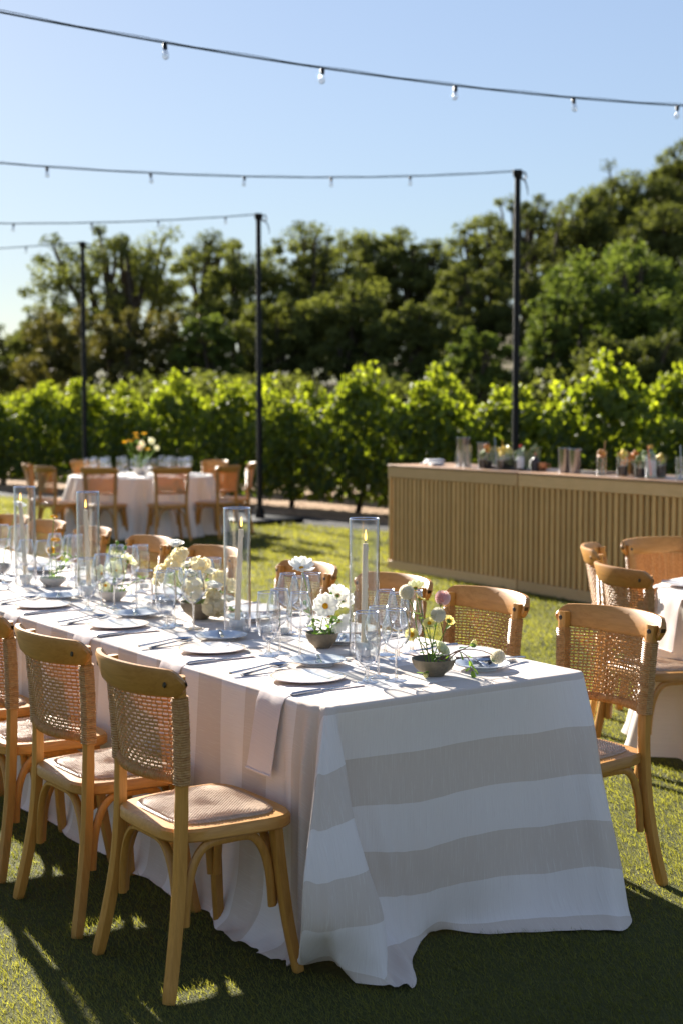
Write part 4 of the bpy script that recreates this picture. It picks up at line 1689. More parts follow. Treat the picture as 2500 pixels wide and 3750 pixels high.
def knife(name, L, hl, hw, bw):
    p = proto(name)
    MB().tube([(-L / 2, 0, .005), (-L / 2 + .006, 0, .005), (-L / 2 + hl * .5, 0, .006), (-L / 2 + hl, 0, .0055)], [hw * .5, hw, hw * .95, hw * .8], 8, (.6, 1), up=(0, 0, 1)).obj("handle", M['steel_dark'], p)
    pts = [(-L / 2 + hl - .002, 0, .0055), (-L / 2 + hl + .02, 0, .005), (L * .25, .001, .004), (L * .42, .0, .004), (L / 2, -.003, .0035)]
    MB().tube(pts, [bw * .5, bw * .8, bw, bw * .8, bw * .15], 6, (.16, 1), up=(0, 0, 1)).obj("blade", M['steel'], p)
    return p


PR['knife'] = knife("table_knife", .240, .112, .0095, .0115)
PR['butter'] = knife("butter_knife", .165, .080, .0072, .0095)
p = PR['fork'] = proto("table_fork")
MB().tube([(-.105, 0, .003), (-.09, 0, .004), (-.02, 0, .009), (.03, 0, .012), (.048, 0, .008)], [.0105, .0130, .0085, .0068, .0125], 8, (.32, 1), up=(0, 0, 1)).obj("handle", M['steel'], p)
for q in (-1.5, -.5, .5, 1.5):
    MB().tube([(.046, q * .0040, .008), (.060, q * .0058, .0055), (.080, q * .0058, .006), (.104, q * .0052, .011)], [.0026, .0022, .0018, .0009], 6, (.7, 1), up=(0, 0, 1)).obj("tine", M['steel'], p)
p = PR['spoon'] = proto("table_spoon")
MB().tube([(-.105, 0, .003), (-.09, 0, .004), (-.02, 0, .010), (.035, 0, .016), (.058, 0, .014)], [.0105, .0130, .0085, .0068, .010], 8, (.32, 1), up=(0, 0, 1)).obj("handle", M['steel'], p)
rows = []
for k in range(9):
    q = k / 8
    xx = .050 + .068 * q
    wv = .0245 * math.sin(math.pi * min(.97, max(.06, q * .93 + .06))) ** .6
    rows.append([(xx, wv * c, .016 - .0085 * (1 - c * c) * math.sin(math.pi * min(1, q + .04))) for c in (-1, -.7, -.35, 0, .35, .7, 1)])
mb = MB().grid(rows)
mb.grid([[(a, b, c - .0012) for a, b, c in r_][::-1] for r_ in rows])
mb.obj("bowl", M['steel'], p)


def glass_proto(name, bowl, stem_h, foot_r, stem_r):
    p = proto(name)
    n = 32
    prof = [(r, z) for r, z in bowl]
    inn = [(max(0, r - .0011), z + .0006) for r, z in bowl[::-1]]
    MB().lathe(prof + [(bowl[-1][0] - .0005, bowl[-1][1] + .0007)] + inn[:-1] + [(0, bowl[0][1] + .003)], n).obj("bowl", M['glass'], p)
    MB().lathe([(bowl[0][0] + .0005, bowl[0][1] + .001), (stem_r * 1.25, bowl[0][1] - .006), (stem_r, bowl[0][1] - .018), (stem_r * .95, stem_h * .45), (stem_r * 1.3, .014), (stem_r * 2.2, .007)], 14).obj("stem", M['stem_glass'], p)
    MB().lathe([(0, 0), (foot_r - .0006, 0), (foot_r, .0008), (foot_r * .98, .0018), (foot_r * .5, .0045), (stem_r * 2, .0078), (0, .009)], n).obj("foot", M['foot_glass'], p)
    MB().lathe([(bowl[-1][0] - .0018, bowl[-1][1] + .0002), (bowl[-1][0] - .0004, bowl[-1][1] + .0016), (bowl[-1][0] + .0008, bowl[-1][1]), (bowl[-1][0] - .0004, bowl[-1][1] - .0014), (bowl[-1][0] - .0018, bowl[-1][1] + .0002)], n).obj("rim", M['rim_glass'], p)
    return p


PR['wine'] = glass_proto("wine_glass", [(.004, .098), (.016, .104), (.032, .116), (.0420, .132), (.0460, .150), (.0445, .170), (.038, .198), (.0305, .226)], .098, .036, .0038)
PR['goblet'] = glass_proto("water_goblet", [(.006, .050), (.018, .056), (.032, .072), (.041, .098), (.0435, .122), (.0430, .150), (.0395, .190), (.0365, .222)], .050, .036, .0072)
PR['wine_s'] = glass_proto("wine_glass", [(.004, .092), (.014, .098), (.026, .110), (.0345, .127), (.0375, .143), (.0365, .160), (.0325, .183), (.028, .206)], .092, .034, .0036)


def put(key, loc, rz, label, group=None, cat=None):
    r = dup(PR[key], loc, rz, label, group)
    r['category'] = cat
    return r


def napkin(path, wdt, label, group=None):
    """path: list of (centre, side) pairs; a folded cloth of several layers"""
    rows = []
    for lay in (0, 1):
        rr = []
        for i, (c, sd, nrm) in enumerate(path):
            off = nrm * (.0026 - .0026 * lay)
            rr.append([c + sd * (wdt * q) + off + nrm * (.0016 * math.sin(q * 9 + i * .8)) for q in (-.5, -.48, -.3, -.1, .1, .3, .48, .5)])
        rows.append(rr)
    mb = MB()
    mb.grid(rows[0])
    mb.grid([r_[::-1] for r_ in rows[1]])
    # closed edges
    for lst in ([r_[0] for r_ in rows[0]], [r_[0] for r_ in rows[1]]), ([r_[-1] for r_ in rows[1]], [r_[-1] for r_ in rows[0]]):
        mb.grid([lst[0], lst[1]])
    mb.grid([rows[0][-1], rows[1][-1]])
    me = mb.mesh("napkin", M['napkin'])
    n = len(me.vertices)
    co = np.zeros(n * 3)
    me.vertices.foreach_get('co', co)
    co = co.reshape(-1, 3)
    a = me.attributes.new('cloth_s', 'FLOAT', 'POINT')
    a.data.foreach_set('value', (co[:, 0] * 1.3 + co[:, 1]).astype('f'))
    a = me.attributes.new('cloth_t', 'FLOAT', 'POINT')
    a.data.foreach_set('value', (co[:, 2] + co[:, 0] * .2).astype('f'))
    o = link("napkin", me)
    hem = MB()
    c0, sd, nr = path[-1]
    hem.tube([c0 + sd * (wdt * q) + nr * .003 + Vector((0, 0, .006)) for q in (-.49, -.25, 0, .25, .49)], .0035, 6)
    hem.obj("hem", M['napkin'], o)
    c0 = path[0][0]
    return tag(o, label, "napkin", group)


NUM = ["first", "second", "third", "fourth", "fifth", "sixth", "seventh"]
WHERE_N = [f"in near side setting {NUM[i]} from the cloth's end" for i in range(5)]
WHERE_F = [f"in far side setting {NUM[i]} from the cloth's end" for i in range(6)]
GSET = {k: v for k, v in dict(plate="patterned dinner plates", bread="small grey bread plates", knife="table knives", butter="butter knives on bread plates",
                              fork="table forks", spoon="table spoons", wine="stemmed wine glasses", goblet="short stemmed water goblets").items()}
V3, U3 = Vector((VD[0], VD[1], 0)), Vector((UD[0], UD[1], 0))
ZZ = Vector((0, 0, 1))


def setting(side, i, s, gl, tp=.195, ds_bread=.212, tb=.375, nap=-.115):
    sg = 1 if side == 'n' else -1
    wh = (WHERE_N if sg > 0 else WHERE_F)[i]

    def Q(ds, t, z=TOP):
        return T(s + sg * ds, t if sg > 0 else TW - t, z)
    rz = RZ + (0 if sg > 0 else math.pi)
    jr = random.Random(i * 7 + (0 if sg > 0 else 50))
    nn = -V3 * sg
    # napkin runs under the plate and over the edge
    path = []
    sd = U3 * sg
    for t, z, nv in [(.285, TOP + .001, ZZ), (.20, TOP + .001, ZZ), (.10, TOP + .001, ZZ), (.03, TOP + .001, ZZ), (.008, TOP + .0005, (ZZ + nn * .4).normalized()),
                     (-.006, TOP - .008, (ZZ + nn).normalized()), (-.016, TOP - .03, nn), (-.024, TOP - .08, nn), (-.034, TOP - .15, nn), (-.042, TOP - .21, nn), (-.047, TOP - .243, nn)]:
        sk = .012 * (TOP - z) / .2
        path.append((Q(nap + sk, t, z), sd, nv))
    napkin(path, .140, f"blush linen napkin hanging over the edge {wh}", "folded linen napkins hanging off the striped table")
    put('plate', Q(0, tp, TOP + .0038), jr.random() * 6, f"white plate with a tan patterned rim {wh}", GSET['plate'], "plate")
    put('bread', Q(ds_bread, tb), jr.random() * 6, f"small grey bread plate {wh}", GSET['bread'], "plate")
    put('butter', Q(ds_bread - .012, tb - .005, TOP + .0165), rz + R(-118 + jr.uniform(-12, 12)), f"butter knife resting on the bread plate {wh}", GSET['butter'], "knife")
    put('knife', Q(-.175, .135), rz + R(jr.uniform(3, 8)), f"dark handled table knife {wh}", GSET['knife'], "knife")
    put('fork', Q(.205, .165), rz + R(13 + jr.uniform(-2, 2)), f"fork lying beneath the spoon {wh}", GSET['fork'], "fork")
    put('spoon', Q(.195, .130, TOP + .008), rz + R(3 + jr.uniform(-2, 2)), f"spoon crossed over the fork {wh}", GSET['spoon'], "spoon")
    for k, (key, a, t) in enumerate(gl):
        nm = ["short stemmed water goblet", "long stemmed wine glass behind the goblet", "long stemmed wine glass nearest the knife tip"][k]
        nm = ["water goblet", "wine glass behind the goblet", "wine glass beside the knife's tip"][k]
        put(key, T(a, t), jr.random() * 6, f"{nm} {wh}", GSET['goblet' if key == 'goblet' else 'wine'], "glass")


setting('n', 0, .391, [('goblet', .255, .327), ('wine', .306, .408), ('wine', .227, .419)])
setting('n', 1, 1.037, [('goblet', .851, .334), ('wine', .870, .392), ('wine', .754, .400)], tp=.215)
setting('n', 2, 1.750, [('goblet', 1.632, .345), ('wine', 1.668, .402), ('wine', 1.542, .418)])
setting('n', 3, 2.458, [('goblet', 2.262, .300), ('wine', 2.350, .409), ('wine', 2.255, .421)], tp=.18, tb=.345)
setting('n', 4, 3.290, [('goblet', 3.335, .348), ('wine', 3.194, .409), ('wine', 3.110, .460)], tp=.18, tb=.345)
setting('f', 0, .470, [('goblet', .606, .770), ('wine', .548, .668), ('wine', .640, .680)], tp=.135, ds_bread=.235, tb=.255)
setting('f', 1, 1.14, [('goblet', 1.245, .770), ('wine', 1.150, .660), ('wine', 1.262, .675)], tp=.16, tb=.33)
setting('f', 2, 1.83, [('goblet', 1.965, .745), ('wine', 1.885, .665), ('wine', 1.985, .640)], tp=.16, tb=.33)
setting('f', 3, 2.53, [('goblet', 2.675, .760), ('wine', 2.585, .665), ('wine', 2.700, .650)], tp=.16, tb=.33)
setting('f', 4, 3.24, [('goblet', 3.375, .745), ('wine', 3.285, .680), ('wine', 3.430, .66)], tp=.16, tb=.33)
setting('f', 5, 3.95, [('goblet', 4.085, .745), ('wine', 4.000, .680), ('wine', 4.13, .66)], tp=.16, tb=.33)


# ------------------------------------------------------------------ candles in glass cylinders
def candle(s, t, lab, hc=.36, hv=.478, lean=(0, 0), rv=.0525, off=(0, 0)):
    v = thing("hurricane_cylinder", T(s, t), 0, f"tall clear glass cylinder {lab}", "glass cylinder", "tall glass cylinders round the candles")
    MB().lathe([(rv - .002, 0), (rv, 0), (rv, hv - .001), (rv - .0012, hv + .001), (rv - .0024, hv), (rv - .0024, 0), (rv - .002, 0)], 40).obj("wall", M['vase_glass'], v)
    MB().lathe([(rv - .003, hv - .0005), (rv - .0012, hv + .0018), (rv + .0004, hv - .0005), (rv - .0012, hv - .002), (rv - .003, hv - .0005)], 40).obj("rim", M['rim_glass'], v)
    c = T(s + off[0], t + off[1])
    h = thing("candle_holder", c, 0, f"white ceramic candle holder inside the cylinder {lab}", "candle holder", "white candle holders")
    MB().lathe([(0, 0), (.021, 0), (.0225, .002), (.0225, .020), (.0235, .0215)], 28).obj("base", M['holder'], h)
    MB().lathe([(.0225, .0212), (.030, .023), (.0315, .026), (.0315, .047), (.030, .049), (.013, .048), (.011, .03), (0, .03)], 28).obj("cup", M['holder'], h)
    k = thing("taper_candle", c + Vector((0, 0, .031)), 0, f"lit ivory taper candle inside the cylinder {lab}", "candle", "lit taper candles")
    dx, dy = lean
    pts = [(0, 0, 0), (dx * .3, dy * .3, hc * .35), (dx * .7, dy * .7, hc * .75), (dx, dy, hc)]
    pts = cr(pts, 4)
    mb = MB().tube(pts, np.linspace(.0115, .0088, len(pts)), 16)
    mb.obj("wax", M['wax'], k)
    mb = MB()
    rr = random.Random(int(s * 100))
    for i in range(7):
        z = hc * rr.uniform(.45, .98)
        a = rr.uniform(-.9, .9)
        q = z / hc
        mb.lathe([(0, .012), (.0018, .006), (.0026, 0), (.0018, -.003), (0, -.004)], 8, (dx * q + .0098 * math.cos(a), dy * q + .0098 * math.sin(a), z))
    mb.obj("wax_drip", M['wax'], k)
    MB().tube([(dx, dy, hc - .002), (dx, dy + .001, hc + .006), (dx + .002, dy, hc + .012)], .0012, 6).obj("wick", M['wick'], k)
    MB().lathe([(0, 0), (.0030, .006), (.0042, .013), (.0036, .022), (.0018, .032), (0, .042)], 12, (dx + .001, dy, hc + .008)).obj("flame", M['flame'], k)


candle(.664, .607, "between the cosmos bowl and the dahlia bowl", lean=(.004, .0))
candle(1.379, .520, "right of the large cream flower arrangement", lean=(.016, .0), hc=.365)
candle(2.693, .505, "behind the pale poppies in the white bowl", lean=(-.012, .0), hc=.365)
candle(3.278, .439, "left of the yellow flowers in the white bowl", lean=(-.022, .0), hc=.37)


def votive(s, t, r, h, lab, floating=False):
    v = thing("votive_glass", T(s, t), 0, lab, "votive glass", "clear votive cylinders")
    MB().lathe([(0, .004), (r * .97, .004), (r, 0), (r, h - .001), (r - .0012, h), (r - .0024, h - .001), (r - .0024, .006), (0, .006)], 28).obj("wall", M['vase_glass'], v)
    MB().lathe([(r - .0026, h - .001), (r - .0012, h + .001), (r + .0002, h - .001), (r - .0012, h - .0022), (r - .0026, h - .001)], 28).obj("rim", M['rim_glass'], v)
    z = h * .55 if floating else .007
    k = thing("tealight", T(s, t, TOP + z), 0, f"white tealight inside the {lab}"[:110], "tealight", "tealights in votive cylinders")
    MB().lathe([(0, 0), (.019, 0), (.0195, .016), (.018, .016), (.0175, .012), (0, .012)], 20).obj("cup", M['porcelain'], k)
    MB().tube([(0, 0, .012), (0, 0, .019)], .0009, 5).obj("wick", M['wick'], k)


votive(1.232, .640, .030, .085, "short votive glass right of the tall cylinder by the cream arrangement")
votive(2.147, .511, .038, .168, "tall votive glass between the cream arrangement and the pale poppies", True)
votive(1.30, .60, .028, .075, "short votive glass behind the tall cylinder by the cream arrangement")
votive(2.98, .60, .034, .12, "votive glass behind the yellow flowers in the white bowl")

t = thing("acrylic_stand", T(1.108, .545), RZ + R(38), "clear acrylic block stand between the water goblet and the cosmos bowl", "stand")
MB().rbox((0, 0, .006), (.075, .062, .012), .003).obj("base", M['stem_glass'], t)
MB().rbox((0, .018, .105), (.045, .005, .186), .0015).obj("upright", M['vase_glass'], t)


# ------------------------------------------------------------------ bowls
def bowl(s, t, r, h, mat, matin, lab, foot=.45):
    o = thing("flower_bowl", T(s, t), 0, lab, "bowl", "ceramic flower bowls")
    MB().lathe([(0, .001), (r * foot, 0), (r * (foot + .03), .003), (r * (foot + .05), h * .12), (r * .80, h * .42), (r * .95, h * .74), (r, h), (r * .975, h * 1.01)], 40).obj("body", M[mat], o)
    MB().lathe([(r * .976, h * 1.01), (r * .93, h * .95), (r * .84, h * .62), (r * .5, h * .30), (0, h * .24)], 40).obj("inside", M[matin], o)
    MB().lathe([(r * .99, h * 1.0), (r * .985, h * 1.018), (r * .968, h * 1.0), (r * .97, h * .99)], 40).obj("rim", M[mat], o)
    return o


bowl(.23, .572, .072, .056, 'stoneware', 'stoneware_in', "small brown stoneware bowl holding the dahlias near the table's end")
bowl(.883, .579, .060, .056, 'stoneware', 'stoneware_in', "small brown stoneware bowl holding the white cosmos")
bowl(1.764, .570, .082, .072, 'stoneware', 'stoneware_in', "large brown stoneware bowl under the cream flower arrangement", .40)
bowl(2.48, .523, .066, .046, 'pale_stoneware', 'pale_stoneware', "white bowl with the pale yellow poppies", .5)
bowl(3.122, .513, .066, .044, 'pale_stoneware', 'pale_stoneware', "white bowl with the three orange yellow flowers", .5)


# ------------------------------------------------------------------ flowers
def petal_mesh(L, wd, cup, notch, mat, nm="petal", ruff=0.0, n=7, m=5):
    rows = []
    for i in range(n):
        q = i / (n - 1)
        wv = wd * (math.sin(math.pi * (q * .72 + .03)) ** .75) * (1 if q < .9 else .93)
        row_ = []
        for j in range(m):
            c = -1 + 2 * j / (m - 1)
            x = L * q * (1 - notch * (abs(abs(c) - .5) < .3) * q * 0) - notch * L * (q ** 6) * (.5 + .5 * math.cos(c * 9))
            z = cup * q * q * L + .10 * wd * c * c + ruff * wd * math.sin(c * 7 + q * 5) * q
            row_.append((x, wv * c, z))
        rows.append(row_)
    return MB().grid(rows).mesh(nm, mat, True, .5)


PET = {
    'cosmos': petal_mesh(.043, .0195, .30, .10, M['white_petal'], ruff=.12),
    'poppy': petal_mesh(.038, .0205, .35, .05, M['pale_petal'], ruff=.16),
    'lemon': petal_mesh(.020, .0085, .2, .08, M['lemon_petal']),
    'floret': petal_mesh(.0125, .0075, .12, .0, M['cream_petal'], ruff=.12, n=4, m=3),
}


def frame_rot(d):
    return Vector(d).to_track_quat('Z', 'Y')


def w2l(sv):
    """(s,t) direction + z to world direction"""
    return Vector((UD[0] * sv[0] + VD[0] * sv[1], UD[1] * sv[0] + VD[1] * sv[1], sv[2]))


def stalk(parent, base, head, bend=.3, r=.0016, mat='stalk', leaves=0, seed=0, side=None):
    rr = random.Random(seed)
    b, h = Vector(base), Vector(head)
    m1 = b.lerp(h, .4) + Vector((0, 0, bend * (h - b).length * .25)) + Vector((rr.uniform(-.01, .01), rr.uniform(-.01, .01), 0))
    m2 = b.lerp(h, .75) + Vector((0, 0, bend * (h - b).length * .18)) + Vector((rr.uniform(-.008, .008), rr.uniform(-.008, .008), 0))
    pts = cr([tuple(b), tuple(m1), tuple(m2), tuple(h)], 5)
    MB().tube(pts, np.linspace(r * 1.15, r * .8, len(pts)), 6).obj("stem", M[mat], parent, tint=.5)
    if leaves:
        mb = MB()
        for i in range(leaves):
            q = pts[rr.randint(3, len(pts) - 3)]
            a = rr.random() * 6.28
            L = rr.uniform(.02, .052)
            d = Vector((math.cos(a), math.sin(a), rr.uniform(.1, .9))).normalized()
            sd = d.cross(ZZ).normalized()
            p = Vector(q)
            w_ = L * .2
            mb.add([p, p + d * L * .35 + sd * w_, p + d * L * .7 + sd * w_ * .8 - ZZ * .003, p + d * L - ZZ * .008, p + d * L * .7 - sd * w_ * .8 - ZZ * .003, p + d * L * .35 - sd * w_, p + d * L * .4 - ZZ * .003],
                   [(0, 1, 6), (1, 2, 6), (2, 3, 6), (3, 4, 6), (4, 5, 6), (5, 0, 6)])
        mb.obj("leaf_spray", M['green_leaf'], parent, tint=[rr.random() for _ in range(len(mb.v))])
    return pts


def flower(name, kind, base, head, face, label, cat="flower", group=None, size=1.0, npet=8, mat=None, seed=0, leaves=0, smat='stalk', bend=.25, cen='pollen', cenr=.009):
    bw = T(*base)
    hw = T(*head)
    t = thing(name, bw, 0, label, cat, group)
    h = hw - bw
    q = frame_rot(w2l(face))
    nrm = q @ Vector((0, 0, 1))
    stalk(t, (0, 0, -.045 if base[2] > TOP + .03 else 0), h - nrm * .004, bend, .0017, smat, leaves, seed)
    rr = random.Random(seed + 5)
    if kind in PET:
        for i in range(npet):
            o = link("petal", PET[kind], t, h)
            a = 2 * math.pi * i / npet + rr.uniform(-.12, .12)
            e = Matrix.Rotation(a, 3, 'Z') @ Matrix.Rotation(rr.uniform(-.30, .05), 3, 'Y')
            o.rotation_mode = 'QUATERNION'
            o.rotation_quaternion = q @ e.to_quaternion()
            o.scale = (size * rr.uniform(.92, 1.06),) * 3
        mm = q.to_matrix()
        MB().lathe([(cenr * size, -.001), (cenr * size * 1.02, .002), (cenr * size * .7, .0065 * size), (0, .008 * size)], 14, h, mm).obj("centre", M[cen], t)
        MB().lathe([(0, -.008), (.004, -.006), (.0065, -.001), (0, 0)], 10, h, mm).obj("calyx", M['stalk'], t, tint=.4)
    elif kind == 'ball':
        # ball dahlia: hundreds of small cupped florets in spiral rows
        mb = MB()
        r = .0225 * size
        n = 170
        tn = []
        for i in range(n):
            z = 1 - 2 * (i + .5) / n
            a = i * 2.39996
            d = Vector((math.sqrt(1 - z * z) * math.cos(a), math.sqrt(1 - z * z) * math.sin(a), z))
            u = d.orthogonal().normalized()
            v = d.cross(u)
            k = .0036 * size
            c = d * r
            mb.add([c * .72 + u * k * .6, c * .72 - u * k * .6 + v * k * .3, c * .98 - u * k + v * k * .1, c * 1.09 - u * k * .5 + v * k * .8, c * 1.10 + u * k * .5 + v * k * .8, c * .98 + u * k + v * k * .1, c * .93 + v * k * .3],
                   [(0, 6, 1), (1, 6, 2), (2, 6, 3), (3, 6, 4), (4, 6, 5), (5, 6, 0)])
            tn += [max(0, min(1, .5 + .5 * z + rr.uniform(-.25, .25)))] * 4 + [1.0, 1.0, .3]
        mb.lathe([(0, -r * .8), (r * .6, -r * .55), (r * .8, 0), (r * .6, r * .55), (0, r * .8)], 14)
        tn += [.2] * (len(mb.v) - len(tn))
        V = [q @ Vector(p) + h for p in mb.v]
        m2 = MB()
        m2.v, m2.f = [tuple(p) for p in V], mb.f
        m2.obj("florets", M[mat or 'ivory_petal'], t, tint=tn)
        MB().lathe([(0, -r * 1.15), (.006, -r), (.009, -r * .85), (0, -r * .8)], 10, h, q.to_matrix()).obj("calyx", M['stalk'], t, tint=.4)
    elif kind == 'button':
        # flat zinnia-like head: two rings of short petals round a dark eye
        mb = MB()
        for ring, (L, np_, tz) in enumerate(((.0185, 18, .0), (.0145, 15, .003), (.010, 11, .0055))):
            for i in range(np_):
                a = 2 * math.pi * (i + ring * .4) / np_ + rr.uniform(-.06, .06)
                L_ = L * size * rr.uniform(.9, 1.08)
                c, s_ = math.cos(a), math.sin(a)
                wv = .0034 * size

                def pt(l, w_, z):
                    return q @ Vector((c * l - s_ * w_, s_ * l + c * w_, z)) + h
                mb.add([pt(.002, 0, tz), pt(L_ * .6, wv, tz + .002), pt(L_, wv * .7, tz + .0015), pt(L_ * 1.04, 0, tz), pt(L_, -wv * .7, tz + .0015), pt(L_ * .6, -wv, tz + .002)], [(0, 1, 2), (0, 2, 3), (0, 3, 4), (0, 4, 5)])
        mb.obj("petals", M[mat or 'yellow_petal'], t, tint=[rr.random() for _ in mb.v])
        MB().lathe([(.006 * size, .006), (.0055 * size, .009), (0, .0105)], 12, h, q.to_matrix()).obj("centre", M[cen], t)
        MB().lathe([(0, -.008), (.006, -.006), (.010, -.001), (0, 0)], 10, h, q.to_matrix()).obj("calyx", M['stalk'], t, tint=.4)
    elif kind == 'cluster':
        # domed head of five-petalled florets
        mb = MB()
        tn = []
        nfl = int(14 * size * size + 5)
        for i in range(nfl):
            z = 1 - 1.55 * (i + .5) / nfl
            a = i * 2.39996 + rr.uniform(-.3, .3)
            d = Vector((math.sqrt(max(0, 1 - z * z)) * math.cos(a), math.sqrt(max(0, 1 - z * z)) * math.sin(a), z))
            c = q @ (d * Vector((.031, .031, .026)) * size * rr.uniform(.62, 1.18)) + h
            dq = (q @ d).to_track_quat('Z', 'Y')
            tb = rr.uniform(.1, .9)
            for k in range(5):
                aa = 2 * math.pi * k / 5 + rr.uniform(-.2, .2)
                L_ = .0170 * rr.uniform(.8, 1.2)
                w_ = .0090

                def pt(l, ww, zz):
                    return dq @ Vector((math.cos(aa) * l - math.sin(aa) * ww, math.sin(aa) * l + math.cos(aa) * ww, zz)) + c
                mb.add([pt(0, 0, 0), pt(L_ * .55, w_, .002), pt(L_ * .95, w_ * .7, .0005), pt(L_ * 1.05, 0, .0025), pt(L_ * .95, -w_ * .7, .0005), pt(L_ * .55, -w_, .002)], [(0, 1, 2), (0, 2, 3), (0, 3, 4), (0, 4, 5)])
                tn += [tb * .6] + [tb] * 5
        mb.obj("florets", M[mat or 'cream_petal'], t, tint=tn)
        sm = MB()
        for i in range(6):
            a = i * 1.047
            sm.tube([h - nrm * .03 * size, h + q @ Vector((.018 * math.cos(a), .018 * math.sin(a), -.004))], .0009, 4)
        sm.obj("branchlets", M['stalk'], t, tint=.5)
    elif kind == 'rose':
        mb = MB()
        tn = []
        for ring, (rad, hh, np_, lean) in enumerate(((.007, .020, 3, .1), (.012, .021, 4, .25), (.017, .019, 5, .5), (.021, .015, 6, .85))):
            for k in range(np_):
                a0 = 2 * math.pi * k / np_ + ring * .5
                rows = []
                for v in range(4):
                    vv = v / 3
                    row_ = []
                    for u in range(5):
                        uu = -1 + u / 2
                        a = a0 + uu * math.pi / np_ * 1.35
                        r_ = (rad * (.35 + .65 * vv ** .7) + lean * .010 * vv * vv) * size
                        row_.append(q @ Vector((r_ * math.cos(a), r_ * math.sin(a), (hh * vv * (1 - .12 * uu * uu) - .006) * size)) + h)
                    rows.append(row_)
                mb.grid(rows)
                tn += [rr.uniform(.3, .9)] * 20
        mb.obj("petals", M[mat or 'white_petal'], t, tint=tn)
        MB().lathe([(0, -.012), (.005, -.010), (.008, -.005), (0, -.003)], 10, h, q.to_matrix()).obj("calyx", M['stalk'], t, tint=.4)
    elif kind == 'bud':
        MB().lathe([(0, -.010), (.006, -.007), (.0085, 0), (.006, .008), (0, .012)], 10, h, q.to_matrix() * size).obj("bud", M[mat or 'green_leaf'], t, tint=.6)
        MB().lathe([(0, -.012), (.007, -.009), (.009, -.003), (.0075, -.001), (0, -.004)], 8, h, q.to_matrix() * size).obj("calyx", M['stalk'], t, tint=.4)
    return t


zb = TOP + .05
GC = "flowers in the brown bowl near the table's end"
bC = lambda i: (.23 + .02 * math.cos(i * 2.1), .572 + .02 * math.sin(i * 2.1), zb)
flower("ball_dahlia", 'ball', bC(0), (.280, .500, 1.036), (-.3, -.3, .8), "ivory ball dahlia standing highest at the left of the dahlia bowl", group=GC, seed=1, smat='stalk')
flower("ball_dahlia", 'ball', bC(1), (.230, .607, 1.015), (-.3, .1, .8), "pink ball dahlia above the brown bowl near the table's end", group=GC, seed=2, mat='pink_petal', size=1.05, smat='stalk_red', leaves=3)
flower("ball_dahlia", 'ball', bC(2), (.207, .571, .966), (-.5, -.1, .8), "ivory ball dahlia just below the pink one", group=GC, seed=3, leaves=4)
flower("ball_dahlia", 'ball', bC(3), (.152, .774, .819), (-.2, .8, .5), "ivory ball dahlia drooping over the far bread plate", group=GC, seed=4, smat='stalk_red', bend=.9, size=1.0)
flower("lemon_cosmos", 'lemon', bC(4), (.246, .496, .903), (-.6, -.7, .3), "pale yellow daisy with an orange eye at the dahlia bowl's left", group=GC, size=1.1, seed=5, leaves=3, cenr=.0075)
flower("lemon_cosmos", 'lemon', bC(5), (.238, .560, .935), (-.4, -.5, .6), "pale yellow daisy in the middle of the dahlia stems", group=GC, size=1.05, seed=6, leaves=5, cenr=.006)
flower("lemon_cosmos", 'lemon', bC(6), (.203, .611, .943), (.2, .8, .4), "pale yellow daisy facing away, right of the ivory dahlia", group=GC, size=1.0, seed=7, leaves=4)
flower("lemon_cosmos", 'lemon', bC(7), (.272, .547, 1.012), (-.2, .5, .8), "pale yellow daisy seen edge-on beside the highest dahlia", group=GC, size=1.0, seed=8, leaves=4)
flower("white_cosmos", 'poppy', bC(8), (.292, .545, 1.045), (.5, .3, .8), "translucent white cosmos turned away behind the highest dahlia", group=GC, size=.75, seed=9)
flower("pale_rose", 'rose', bC(9), (.201, .579, .854), (-.6, .2, .6), "cream yellow rose low over the dahlia bowl's rim", group=GC, size=1.0, mat='pale_petal', seed=10, leaves=6)
flower("yellow_bud", 'bud', bC(10), (.157, .678, .870), (0, .5, .9), "round yellow bud arching out right of the dahlia bowl", group=GC, size=1.2, mat='lemon_petal', seed=11, smat='stalk_red', bend=.6, leaves=2)
flower("yellow_bud", 'bud', bC(11), (.189, .508, .780), (-.6, -.5, -.2), "small yellow bud hanging before the dahlia bowl", group=GC, size=1.0, mat='lemon_petal', seed=12, bend=.8, leaves=3)
tv = thing("leafy_tendril", T(.22, .58, zb), 0, "green leafy tendril trailing over the dahlia bowl's right rim", "foliage", GC)
pts = [T(.22, .58, zb), T(.17, .63, zb + .03), T(.15, .66, zb - .005), T(.145, .655, TOP + .03), T(.13, .66, TOP + .008)]
b0 = T(.22, .58, zb)
pts = cr([tuple(p - b0) for p in pts], 5)
MB().tube(pts, .0014, 6).obj("stem", M['stalk_red'], tv, tint=.5)
leafm = petal_mesh(.034, .010, -.2, 0, M['green_leaf'], "leaf")
for i in range(3, 20, 2):
    o = link("leaf", leafm, tv, pts[i], (random.uniform(-.5, .5), random.uniform(.2, 1.2), random.random() * 6.28))
    o.scale = (random.uniform(.6, 1.1),) * 3

